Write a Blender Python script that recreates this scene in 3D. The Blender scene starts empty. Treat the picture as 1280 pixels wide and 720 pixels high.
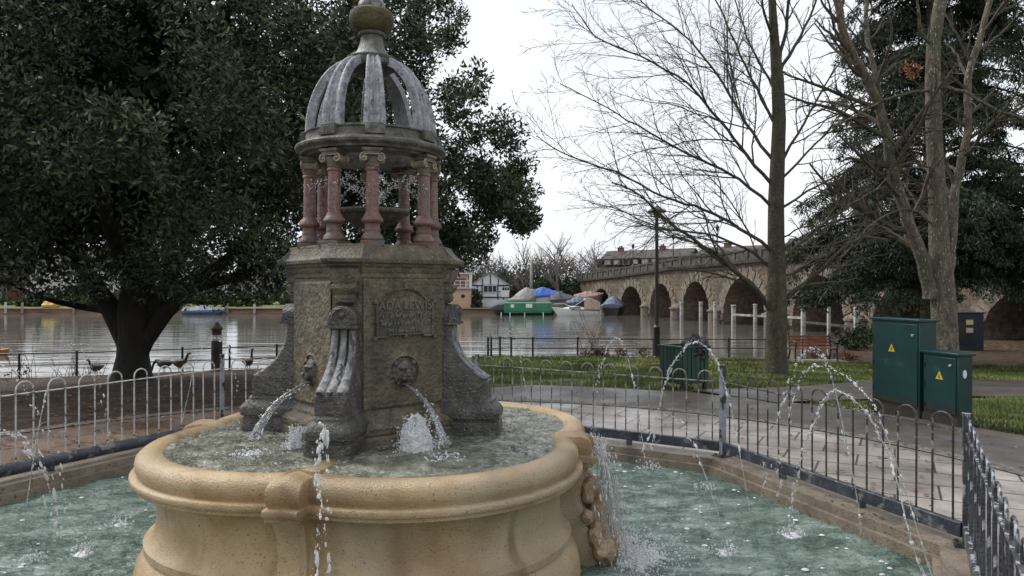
import bpy, bmesh, math, random
import numpy as np
from mathutils import Vector, Matrix, noise as mnoise
S = bpy.context.scene
COL = S.collection
R = math.radians
random.seed(7)
# ------------------------------------------------------------------ camera
F = 900.0
cam_d = bpy.data.cameras.new('camera'); cam = bpy.data.objects.new('camera', cam_d); COL.objects.link(cam)
cam_d.sensor_width = 36; cam_d.lens = F/1280*36; cam_d.clip_end = 3000; cam_d.clip_start = 0.05
cam.location = (0, 0, 1.6); cam.rotation_euler = (R(90), 0, 0)
S.camera = cam
# ------------------------------------------------------------------ world
SUN_EL, SUN_AZ = 48, -60
W = bpy.data.worlds.new('World'); S.world = W; W.use_nodes = True
nt = W.node_tree; nt.nodes.clear()
out = nt.nodes.new('ShaderNodeOutputWorld'); bg = nt.nodes.new('ShaderNodeBackground')
sky = nt.nodes.new('ShaderNodeTexSky'); sky.sky_type = 'NISHITA'; sky.sun_disc = False
sky.sun_elevation = R(SUN_EL); sky.sun_rotation = R(SUN_AZ)
tc = nt.nodes.new('ShaderNodeTexCoord'); mp = nt.nodes.new('ShaderNodeMapping'); mp.inputs['Scale'].default_value = (1, 1, 2.6)
nz = nt.nodes.new('ShaderNodeTexNoise'); nz.inputs['Scale'].default_value = 1.7; nz.inputs['Detail'].default_value = 5; nz.inputs['Roughness'].default_value = .55
cr = nt.nodes.new('ShaderNodeValToRGB')
cr.color_ramp.elements[0].position = .38; cr.color_ramp.elements[0].color = (4.0, 4.25, 4.65, 1)
cr.color_ramp.elements[1].position = .62; cr.color_ramp.elements[1].color = (5.6, 5.7, 5.85, 1)
mx = nt.nodes.new('ShaderNodeMixRGB'); mx.inputs[0].default_value = .92
nt.links.new(tc.outputs['Generated'], mp.inputs['Vector']); nt.links.new(mp.outputs[0], nz.inputs['Vector'])
nt.links.new(nz.outputs['Fac'], cr.inputs[0]); nt.links.new(sky.outputs[0], mx.inputs[1]); nt.links.new(cr.outputs[0], mx.inputs[2])
nt.links.new(mx.outputs[0], bg.inputs[0]); bg.inputs[1].default_value = .1
nt.links.new(bg.outputs[0], out.inputs[0])
sl = bpy.data.lights.new('sun', 'SUN'); sun = bpy.data.objects.new('sun', sl); COL.objects.link(sun)
sl.energy = 1.5; sl.angle = R(32); sl.color = (1, .97, .92)
sun.rotation_euler = (R(90-SUN_EL), 0, R(180-SUN_AZ) )
S.view_settings.view_transform = 'Standard'; S.view_settings.look = 'None'
S.view_settings.gamma = 1; S.view_settings.exposure = 1.03; S.view_settings.use_curve_mapping = False
try:
    S.cycles.use_denoising = True; S.cycles.max_bounces = 6; S.cycles.transmission_bounces = 5
    S.cycles.diffuse_bounces = 3; S.cycles.glossy_bounces = 3; S.cycles.caustics_reflective = False; S.cycles.caustics_refractive = False
    S.cycles.sample_clamp_indirect = 6
except Exception: pass

# ------------------------------------------------------------------ helpers
class MB:
    def __init__(s): s.v = []; s.f = []
    def add(s, vs, fs, M=None):
        n = len(s.v)
        if M is not None: vs = [M @ Vector(v) for v in vs]
        s.v.extend([tuple(v) for v in vs]); s.f.extend([tuple(i+n for i in f) for f in fs]); return s
    def box(s, c, sz, rz=0, M=None, taper=1.0):
        x, y, z = [a/2 for a in sz]; ca, sa = math.cos(rz), math.sin(rz)
        vs = []
        for k in (-1, 1):
            t = taper if k > 0 else 1
            for a, b in ((-1, -1), (1, -1), (1, 1), (-1, 1)):
                px, py = a*x*t, b*y*t
                vs.append((c[0]+px*ca-py*sa, c[1]+px*sa+py*ca, c[2]+k*z))
        return s.add(vs, [(3, 2, 1, 0), (4, 5, 6, 7), (0, 1, 5, 4), (1, 2, 6, 5), (2, 3, 7, 6), (3, 0, 4, 7)], M)
    def beam(s, a, b, w, h, M=None):
        a = Vector(a); b = Vector(b); d = (b-a).normalized()
        up = Vector((0, 0, 1)) if abs(d.z) < .95 else Vector((0, 1, 0))
        sx = d.cross(up).normalized()*w/2; sz = sx.cross(d).normalized()*h/2
        vs = [a-sx-sz, a+sx-sz, a+sx+sz, a-sx+sz, b-sx-sz, b+sx-sz, b+sx+sz, b-sx+sz]
        return s.add(vs, [(3, 2, 1, 0), (4, 5, 6, 7), (0, 1, 5, 4), (1, 2, 6, 5), (2, 3, 7, 6), (3, 0, 4, 7)], M)
    def tube(s, pts, rad, n=8, M=None, cap=True):
        pts = [Vector(p) for p in pts]; m = len(pts)
        if not hasattr(rad, '__len__'): rad = [rad]*m
        vs = []; prev = None
        for i, p in enumerate(pts):
            d = (pts[min(i+1, m-1)]-pts[max(i-1, 0)])
            if d.length < 1e-9: d = Vector((0, 0, 1))
            d.normalize()
            if prev is None:
                q = Vector((1, 0, 0)) if abs(d.x) < .8 else Vector((0, 1, 0))
            else: q = prev
            u = q - d*q.dot(d)
            if u.length < 1e-6: u = d.orthogonal()
            u.normalize(); prev = u; w = d.cross(u)
            for k in range(n):
                a = 2*math.pi*k/n; vs.append(p+(u*math.cos(a)+w*math.sin(a))*rad[i])
        fs = [(i*n+k, i*n+(k+1) % n, (i+1)*n+(k+1) % n, (i+1)*n+k) for i in range(m-1) for k in range(n)]
        if cap: fs += [tuple(range(n-1, -1, -1)), tuple((m-1)*n+k for k in range(n))]
        return s.add(vs, fs, M)
    def rings(s, rings, cap=True, M=None):
        n = len(rings[0]); m = len(rings); vs = [v for r in rings for v in r]
        fs = [(i*n+k, i*n+(k+1) % n, (i+1)*n+(k+1) % n, (i+1)*n+k) for i in range(m-1) for k in range(n)]
        if cap: fs += [tuple(range(n-1, -1, -1)), tuple((m-1)*n+k for k in range(n))]
        return s.add(vs, fs, M)
    def lathe(s, prof, n=32, c=(0, 0, 0), M=None, cap=True):
        return s.rings([[(c[0]+r*math.cos(2*math.pi*k/n), c[1]+r*math.sin(2*math.pi*k/n), c[2]+z) for k in range(n)] for r, z in prof], cap, M)
    def prism(s, poly, z0, z1, M=None):
        return s.rings([[(x, y, z0) for x, y in poly], [(x, y, z1) for x, y in poly]], True, M)
    def ball(s, c, r, sc=(1, 1, 1), n=10, m=6, M=None, jit=0):
        rs = []
        for i in range(m+1):
            a = math.pi*i/m
            rr = max(math.sin(a), .02); zz = -math.cos(a)
            ring = []
            for k in range(n):
                j = 1+random.uniform(-jit, jit)
                ring.append((c[0]+r*sc[0]*rr*math.cos(2*math.pi*k/n)*j, c[1]+r*sc[1]*rr*math.sin(2*math.pi*k/n)*j, c[2]+r*sc[2]*zz*j))
            rs.append(ring)
        return s.rings(rs, True, M)
    def grid(s, fn, nu, nv, closed_u=False):
        vs = [fn(i/(nu if closed_u else nu-1), j/(nv-1)) for j in range(nv) for i in range(nu)]
        fs = [(j*nu+i, j*nu+(i+1) % nu, (j+1)*nu+(i+1) % nu, (j+1)*nu+i) for j in range(nv-1) for i in range(nu if closed_u else nu-1)]
        return s.add(vs, fs)
    def build(s, name, mat, parent=None, smooth=True, world=False, bevel=0, ang=35, sub=0):
        me = bpy.data.meshes.new(name)
        vs = s.v
        if world and parent is not None:
            r = parent
            while r.parent: r = r.parent
            L = r.location; vs = [(v[0]-L[0], v[1]-L[1], v[2]-L[2]) for v in vs]
        me.from_pydata(vs, [], s.f); me.materials.append(mat)
        me.update()
        o = bpy.data.objects.new(name, me); COL.objects.link(o)
        if parent is not None: o.parent = parent
        bm = bmesh.new(); bm.from_mesh(me); bmesh.ops.recalc_face_normals(bm, faces=bm.faces)
        if smooth:
            for f in bm.faces: f.smooth = True
            for e in bm.edges:
                if len(e.link_faces) == 2 and e.calc_face_angle(0) > R(ang): e.smooth = False
        bm.to_mesh(me); bm.free()
        if bevel:
            b = o.modifiers.new('bevel', 'BEVEL'); b.width = bevel; b.segments = 2; b.limit_method = 'ANGLE'; b.angle_limit = R(40)
        if sub:
            m = o.modifiers.new('sub', 'SUBSURF'); m.levels = sub; m.render_levels = sub
        return o
def npmesh(name, V, Fq, mat, parent=None):
    """fast mesh from numpy arrays; Fq is (n,k)"""
    me = bpy.data.meshes.new(name); k = Fq.shape[1]
    me.vertices.add(len(V)); me.vertices.foreach_set('co', V.astype(np.float32).ravel())
    me.loops.add(Fq.size); me.loops.foreach_set('vertex_index', Fq.astype(np.int32).ravel())
    me.polygons.add(len(Fq)); me.polygons.foreach_set('loop_start', np.arange(0, Fq.size, k, dtype=np.int32))
    me.materials.append(mat); me.update(calc_edges=True)
    o = bpy.data.objects.new(name, me); COL.objects.link(o)
    if parent is not None: o.parent = parent
    return o
def thing(name, label, cat, loc=(0, 0, 0), rz=0, group=None):
    o = bpy.data.objects.new(name, None); COL.objects.link(o); o.empty_display_size = .1
    o.location = loc; o.rotation_euler = (0, 0, rz); return tag(o, label, cat, group)
def tag(o, label, cat, group=None, kind=None):
    if label: o['label'] = label
    if cat: o['category'] = cat
    if group: o['group'] = group
    if kind: o['kind'] = kind
    return o
def struct(o): o['kind'] = 'structure'; return o
def dup(src, loc, rz=0, label=None, scale=None, group=None):
    r = src.copy(); COL.objects.link(r); r.location = loc; r.rotation_euler = (0, 0, rz)
    if scale: r.scale = (scale,)*3
    if label: r['label'] = label
    if group: r['group'] = group
    def rec(a, b):
        for ch in list(a.children):
            if ch is b: continue
            c = ch.copy(); COL.objects.link(c); c.parent = b; rec(ch, c)
    rec(src, r); return r
def P(px, py, Y): return Vector(((px-640)/F*Y, Y, 1.6+(360-py)/F*Y))
def X(px, Y): return (px-640)/F*Y
# ---- materials
def mat(name, cols, scale=6, rough=.8, bump=.3, bscale=40, metal=0, detail=6, spots=None, stretch=(1, 1, 1), spec=.5, wet=0, bdist=.02):
    m = bpy.data.materials.new(name); m.use_nodes = True; t = m.node_tree; L = t.links
    b = t.nodes['Principled BSDF']; b.inputs['Roughness'].default_value = rough; b.inputs['Metallic'].default_value = metal
    b.inputs['Specular IOR Level'].default_value = spec
    c = t.nodes.new('ShaderNodeTexCoord'); mpn = t.nodes.new('ShaderNodeMapping'); mpn.inputs['Scale'].default_value = stretch
    L.new(c.outputs['Object'], mpn.inputs[0])
    n = t.nodes.new('ShaderNodeTexNoise'); n.inputs['Scale'].default_value = scale; n.inputs['Detail'].default_value = detail; n.inputs['Roughness'].default_value = .65
    L.new(mpn.outputs[0], n.inputs['Vector'])
    r = t.nodes.new('ShaderNodeValToRGB'); e = r.color_ramp.elements
    k = len(cols)
    for i, cc in enumerate(cols):
        pos = .32+.36*i/max(k-1, 1)
        if i == 0: e[0].position = pos; e[0].color = (*cc, 1)
        elif i == k-1: e[-1].position = pos; e[-1].color = (*cc, 1)
        else:
            q = e.new(pos); q.color = (*cc, 1)
    if k == 1: e[1].color = (*cols[0], 1)
    L.new(n.outputs['Fac'], r.inputs[0]); col = r.outputs[0]
    if spots:
        for (sc, lo, hi, colr, st) in spots:
            n2 = t.nodes.new('ShaderNodeTexNoise'); n2.inputs['Scale'].default_value = sc; n2.inputs['Detail'].default_value = 4
            L.new(mpn.outputs[0] if st is None else c.outputs['Object'], n2.inputs['Vector'])
            if st:
                m2 = t.nodes.new('ShaderNodeMapping'); m2.inputs['Scale'].default_value = st; L.new(c.outputs['Object'], m2.inputs[0]); L.new(m2.outputs[0], n2.inputs['Vector'])
            mr = t.nodes.new('ShaderNodeMapRange'); mr.inputs[1].default_value = lo; mr.inputs[2].default_value = hi
            L.new(n2.outputs['Fac'], mr.inputs[0])
            mm = t.nodes.new('ShaderNodeMixRGB'); L.new(mr.outputs[0], mm.inputs[0]); L.new(col, mm.inputs[1]); mm.inputs[2].default_value = (*colr, 1); col = mm.outputs[0]
    L.new(col, b.inputs['Base Color'])
    if bump:
        nb = t.nodes.new('ShaderNodeTexNoise'); nb.inputs['Scale'].default_value = bscale; nb.inputs['Detail'].default_value = 5
        L.new(mpn.outputs[0], nb.inputs['Vector'])
        bp = t.nodes.new('ShaderNodeBump'); bp.inputs['Strength'].default_value = bump; bp.inputs['Distance'].default_value = bdist
        L.new(nb.outputs['Fac'], bp.inputs['Height']); L.new(bp.outputs[0], b.inputs['Normal'])
    if wet:
        n3 = t.nodes.new('ShaderNodeTexNoise'); n3.inputs['Scale'].default_value = 1.3; L.new(c.outputs['Object'], n3.inputs['Vector'])
        mr = t.nodes.new('ShaderNodeMapRange'); mr.inputs[1].default_value = .4; mr.inputs[2].default_value = .6; mr.inputs[3].default_value = rough; mr.inputs[4].default_value = wet
        L.new(n3.outputs['Fac'], mr.inputs[0]); L.new(mr.outputs[0], b.inputs['Roughness'])
    return m
def leafmat(name, ca, cb, rough=.45, cc=None, trans=.15):
    m = bpy.data.materials.new(name); m.use_nodes = True; t = m.node_tree; L = t.links; b = t.nodes['Principled BSDF']
    g = t.nodes.new('ShaderNodeNewGeometry'); r = t.nodes.new('ShaderNodeValToRGB'); e = r.color_ramp.elements
    e[0].color = (*ca, 1); e[1].color = (*cb, 1)
    if cc: q = e.new(.93); q.color = (*cb, 1); e[-1].color = (*cc, 1); e[-1].position = 1
    L.new(g.outputs['Random Per Island'], r.inputs[0]); b.inputs['Roughness'].default_value = rough
    c = t.nodes.new('ShaderNodeTexCoord'); n = t.nodes.new('ShaderNodeTexNoise'); n.inputs['Scale'].default_value = .8; n.inputs['Detail'].default_value = 3; L.new(c.outputs['Object'], n.inputs['Vector'])
    q = t.nodes.new('ShaderNodeMapRange'); q.inputs[1].default_value = .38; q.inputs[2].default_value = .62; q.inputs[3].default_value = .55; q.inputs[4].default_value = 1.55; L.new(n.outputs['Fac'], q.inputs[0])
    v = t.nodes.new('ShaderNodeVectorMath'); v.operation = 'SCALE'; L.new(r.outputs[0], v.inputs[0]); L.new(q.outputs[0], v.inputs['Scale']); L.new(v.outputs[0], b.inputs['Base Color'])
    b.inputs['Specular IOR Level'].default_value = .35
    return m
def c255(*a): return tuple(((x/255+.055)/1.055)**2.4 if x > 10 else x/255/12.92 for x in a)
M = {}
M['sand'] = mat('buff_stone', [(.35, .235, .115), (.44, .315, .17), (.51, .385, .235)], 4.5, .5, .6, 110, detail=9, spots=[(2.2, .5, .72, (.22, .14, .07), (1, 1, .35)), (1.1, .54, .75, (.36, .30, .21), None), (3.5, .58, .68, (.20, .15, .08), (1, 1, .2)), (90, .62, .68, (.15, .10, .055), None)], wet=.3, bdist=.012)
M['stone'] = mat('weathered_stone', [(.045, .039, .028), (.12, .10, .068), (.21, .175, .12)], 11, .6, .9, 60, detail=9, spots=[(60, .62, .70, (.26, .22, .16), None), (2.4, .52, .68, (.045, .05, .045), None), (5, .6, .7, (.13, .085, .045), (1, 1, .3))])
M['facestone'] = mat('worm_carved_stone', [(.055, .045, .029), (.12, .096, .06), (.19, .152, .095)], 12, .6, 1.0, 30, spots=[(75, .60, .66, (.20, .17, .12), None), (1.8, .48, .66, (.07, .06, .04), (1, 1, .4)), (3, .6, .7, (.045, .04, .03), (1, 1, .25))], bdist=.02)
M['greystone'] = mat('grey_wet_stone', [(.028, .03, .029), (.062, .058, .05), (.12, .112, .096)], 12, .34, .8, 60, detail=9, spots=[(50, .64, .7, (.19, .19, .18), None)])
M['leadstone'] = mat('pale_fluted_stone', [(.07, .07, .068), (.17, .17, .17), (.33, .33, .33)], 22, .45, .6, 60, detail=9, spots=[(30, .54, .62, (.05, .05, .05), (1, 1, .3))])
M['ribstone'] = mat('rib_stone', [(.12, .12, .13), (.31, .315, .345), (.48, .49, .54)], 16, .6, .6, 60, detail=9, spots=[(38, .58, .68, (.14, .135, .13), (1, 1, .5)), (4, .58, .72, (.20, .19, .18), None)])
M['ringstone'] = mat('cornice_stone', [(.04, .038, .033), (.10, .094, .08), (.19, .178, .155)], 10, .6, .6, 50, spots=[(5, .58, .68, (.3, .29, .28), None)])
M['granite'] = mat('red_granite', [(.10, .046, .038), (.175, .082, .064), (.25, .14, .11)], 26, .3, .25, 60, spots=[(90, .58, .68, (.40, .28, .25), None), (5, .52, .66, (.105, .085, .072), (1, 1, .4))])
M['redstone'] = mat('brown_sandstone', [(.085, .045, .034), (.15, .085, .062), (.22, .14, .10)], 12, .55, .4, 50, spots=[(6, .55, .66, (.11, .10, .085), None)])
M['capstone'] = mat('capital_stone', [(.06, .045, .036), (.14, .105, .08), (.23, .185, .145)], 14, .6, .5, 50)
M['volute'] = mat('pale_volute_stone', [(.13, .10, .075), (.30, .25, .19), (.42, .37, .30)], 30, .6, .4, 60)
M['letter'] = mat('raised_letter_stone', [(.09, .078, .056), (.16, .14, .105)], 30, .6, .4, 60)
M['moss'] = mat('mossy_finial', [(.02, .018, .01), (.085, .068, .03), (.15, .13, .065)], 9, .8, .6, 50)
M['verd'] = mat('verdigris', [(.05, .14, .12), (.08, .22, .19)], 9, .6, .2, 40)
M['white_metal'] = mat('worn_galvanised', [(.28, .275, .26), (.50, .49, .47), (.62, .61, .59)], 25, .5, .3, 90, spots=[(16, .57, .63, (.12, .085, .06), None), (3, .58, .7, (.17, .14, .11), None)])
M['mid_metal'] = mat('worn_dark_rail', [(.05, .045, .04), (.22, .21, .19), (.48, .47, .44)], 14, .5, .3, 90, spots=[(5, .5, .6, (.04, .035, .03), None)])
M['dark_metal'] = mat('dark_rail', [(.018, .016, .015), (.04, .036, .033), (.10, .09, .08)], 16, .42, .3, 90, spots=[(22, .6, .65, (.3, .28, .26), None)])
M['navy'] = mat('navy_painted_beam', [(.018, .022, .03), (.035, .042, .056), (.075, .082, .095)], 9, .38, .4, 60, spots=[(14, .58, .65, (.16, .16, .165), (1, 1, 1))])
M['post_blue'] = mat('chipped_blue_grey_paint', [(.12, .13, .155), (.22, .235, .28), (.31, .33, .38)], 9, .5, .4, 60, spots=[(11, .52, .56, (.02, .02, .02), (1, 1, .4))])
M['streaky'] = mat('black_paint_chipped_silver', [(.015, .015, .017), (.04, .04, .045), (.09, .09, .10)], 8, .45, .5, 60, spots=[(26, .55, .6, (.34, .35, .39), (1, 1, .22))])
M['kerb'] = mat('kerb_concrete', [(.15, .12, .09), (.23, .19, .145), (.30, .25, .195)], 6, .5, .5, 70, spots=[(2, .52, .68, (.13, .11, .085), None), (40, .6, .66, (.1, .08, .06), None)], wet=.3)
M['pool_wall'] = mat('pool_lining', [(.05, .075, .06), (.09, .13, .105)], 4, .5, .3, 30)
M['black'] = mat('black_iron', [(.010, .010, .011), (.022, .022, .024)], 9, .4, .2, 60)
M['bark_dark'] = mat('dark_bark', [(.010, .009, .007), (.028, .024, .019)], 6, .9, 1, 18, stretch=(1, 1, .25), bdist=.06)
M['bark_moss'] = mat('mossy_bark', [(.028, .025, .018), (.055, .052, .03), (.09, .09, .045)], 9, .9, 1, 30, stretch=(1, 1, .5), spots=[(1.6, .48, .62, (.05, .043, .034), None), (24, .6, .68, (.11, .115, .075), None)], bdist=.04)
M['bark_pale'] = mat('pale_brown_bark', [(.06, .047, .036), (.12, .098, .072), (.19, .16, .12)], 9, .9, 1, 26, stretch=(1, 1, .45), spots=[(1.3, .50, .64, (.075, .085, .05), None), (24, .62, .68, (.36, .34, .28), None)], bdist=.05)
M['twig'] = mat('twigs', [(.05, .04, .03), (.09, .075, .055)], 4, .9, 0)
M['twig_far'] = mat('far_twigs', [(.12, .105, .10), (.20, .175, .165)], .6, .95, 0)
M['leaf_ever'] = leafmat('evergreen_leaf', (.014, .022, .010), (.055, .078, .034), .45, (.13, .15, .07))
M['leaf_con'] = leafmat('conifer_needles', (.012, .022, .012), (.035, .055, .024), .6)
M['leaf_bush'] = leafmat('bush_leaf', (.02, .035, .015), (.05, .075, .03), .6)
M['leaf_scrub'] = leafmat('scrub_twig_mass', (.045, .038, .03), (.11, .095, .08), .9)
M['leaf_hedge'] = leafmat('hedge_leaf', (.03, .05, .02), (.07, .10, .04), .6)
M['leaf_dead'] = leafmat('dead_leaf', (.06, .028, .012), (.20, .095, .045), .7, (.33, .27, .2))
M['leaf_rust'] = leafmat('rust_leaf', (.20, .07, .03), (.38, .15, .07), .7)
M['blade'] = leafmat('grass_blade', (.09, .11, .03), (.155, .185, .056), .7, (.25, .23, .10))
M['foam'] = mat('white_foam', [(.74, .76, .78), (.92, .93, .94)], 30, .3, 1, 70, bdist=.02)
M['foam'].node_tree.nodes['Principled BSDF'].inputs['Transmission Weight'].default_value = .1
def glassy(name, alpha=.55, col=(.9, .93, .95)):
    m = bpy.data.materials.new(name); m.use_nodes = True; b = m.node_tree.nodes['Principled BSDF']
    b.inputs['Base Color'].default_value = (*col, 1); b.inputs['Roughness'].default_value = .06
    b.inputs['Transmission Weight'].default_value = alpha; b.inputs['IOR'].default_value = 1.33; b.inputs['Specular IOR Level'].default_value = .9
    return m
M['drop'] = glassy('water_drops', .45, (1, 1, 1)); M['stream'] = glassy('water_stream', .8)
M['haze_drop'] = glassy('fine_drops', .5)

# water surface material
def water_mat(name, cols, scale, bump_sc, bump_st, rough, foam=None, stretch=(1, 1, 1), foam_th=(.6, .66), spec=.5, dist=.05):
    m = bpy.data.materials.new(name); m.use_nodes = True; t = m.node_tree; L = t.links; b = t.nodes['Principled BSDF']
    b.inputs['Roughness'].default_value = rough; b.inputs['IOR'].default_value = 1.33; b.inputs['Specular IOR Level'].default_value = spec
    c = t.nodes.new('ShaderNodeTexCoord'); mpn = t.nodes.new('ShaderNodeMapping'); mpn.inputs['Scale'].default_value = stretch; L.new(c.outputs['Object'], mpn.inputs[0])
    n = t.nodes.new('ShaderNodeTexNoise'); n.inputs['Scale'].default_value = scale; n.inputs['Detail'].default_value = 5; n.inputs['Distortion'].default_value = .6; L.new(mpn.outputs[0], n.inputs['Vector'])
    r = t.nodes.new('ShaderNodeValToRGB'); e = r.color_ramp.elements; e[0].position = .35; e[1].position = .65; e[0].color = (*cols[0], 1); e[1].color = (*cols[-1], 1)
    if len(cols) > 2: q = e.new(.5); q.color = (*cols[1], 1)
    L.new(n.outputs['Fac'], r.inputs[0]); col = r.outputs[0]
    if foam:
        n2 = t.nodes.new('ShaderNodeTexNoise'); n2.inputs['Scale'].default_value = foam; n2.inputs['Detail'].default_value = 8; n2.inputs['Roughness'].default_value = .7; n2.inputs['Distortion'].default_value = 1.2; L.new(mpn.outputs[0], n2.inputs['Vector'])
        mr = t.nodes.new('ShaderNodeMapRange'); mr.inputs[1].default_value = foam_th[0]; mr.inputs[2].default_value = foam_th[1]; L.new(n2.outputs['Fac'], mr.inputs[0])
        mm = t.nodes.new('ShaderNodeMixRGB'); L.new(mr.outputs[0], mm.inputs[0]); L.new(col, mm.inputs[1]); mm.inputs[2].default_value = (.72, .76, .76, 1); col = mm.outputs[0]
    L.new(col, b.inputs['Base Color'])
    nb = t.nodes.new('ShaderNodeTexNoise'); nb.inputs['Scale'].default_value = bump_sc; nb.inputs['Detail'].default_value = 4; nb.inputs['Distortion'].default_value = .8; L.new(mpn.outputs[0], nb.inputs['Vector'])
    bp = t.nodes.new('ShaderNodeBump'); bp.inputs['Strength'].default_value = bump_st; bp.inputs['Distance'].default_value = dist
    L.new(nb.outputs['Fac'], bp.inputs['Height']); L.new(bp.outputs[0], b.inputs['Normal'])
    return m
M['pool'] = water_mat('pool_water', [(.07, .11, .092), (.135, .19, .163), (.25, .32, .285)], 3.2, 12, 1.0, .05, foam=15, stretch=(1, 1.6, 1), foam_th=(.65, .74), dist=.08)
M['basinw'] = water_mat('basin_water', [(.085, .088, .065), (.16, .162, .125), (.29, .29, .24)], 6, 22, .9, .08, foam=16, foam_th=(.62, .7))
M['river'] = water_mat('river_water', [(.105, .10, .088), (.14, .135, .12)], .2, .7, .42, .05, stretch=(.28, 1, 1), spec=1.0, dist=.08)

# ------------------------------------------------------------------ ground
CX, CY = -.935, 4.8           # fountain centre
WZ = -1.2                     # river level
BASE = Vector((11.46, 76.4)); BDIR = Vector((8.0, -34.4)); BL = BDIR.length; BD = BDIR/BL; BN = Vector((BD.y, -BD.x))  # BN faces the camera side
def sstep(a, b, x):
    t = min(1, max(0, (x-a)/(b-a))); return t*t*(3-2*t)
def shoreY(x):
    a = 20.9+4.1*sstep(-5.5, -1.2, x)
    if x > 11: a += (x-11)*1.95
    return a
def farY(x): return 77.5 if x < 10 else 77.5+(x-10)*4
def ground_z(x, y):
    r = math.hypot(x-CX, y-CY)
    k = .072-.016*sstep(-5, 0, x)
    z = 0.0
    if y > CY: z = -k*max(0, r-6.9)*sstep(0, 4, y-CY)
    else: z = 0
    z = max(z, -.95)
    if y > 8:
        if x < 20.5+max(0, (y-40))*0.0:
            d = y-shoreY(x)
            if d > -.4 and y < farY(x)-1.0:
                z = z-(z+2.6)*sstep(-.35, 1.6, d)
            if y >= farY(x)-1.0:
                z = -2.6+(2.6-.62)*sstep(-1.0, .2, y-farY(x))+.012*min(60, max(0, y-farY(x)))
        else:
            z = -.75-.0*x
            z = min(-.4, max(z, -k*max(0, r-6.9)))
    return z
def build_ground():
    rs = [5.3, 5.6, 6.2]
    while rs[-1] < 30: rs.append(rs[-1]+.27)
    while rs[-1] < 90: rs.append(rs[-1]*1.022)
    while rs[-1] < 2500: rs.append(rs[-1]*1.3)
    n = 520; V = []
    for r in rs:
        for k in range(n):
            a = 2*math.pi*k/n; x = CX+r*math.cos(a); y = CY+r*math.sin(a)
            z = ground_z(x, y)
            if r > 7.2 and r < 60 and z > -1.1: z += .03*mnoise.noise((x*.6, y*.6, 3))+.012*mnoise.noise((x*2.5, y*2.5, 1))
            V.append((x, y, z))
    m = len(rs)
    Fq = np.array([(i*n+k, i*n+(k+1) % n, (i+1)*n+(k+1) % n, (i+1)*n+k) for i in range(m-1) for k in range(n)])
    g = npmesh('ground', np.array(V), Fq, ground_mat())
    g.data.polygons.foreach_set('use_smooth', [True]*len(Fq)); return struct(g)
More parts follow.
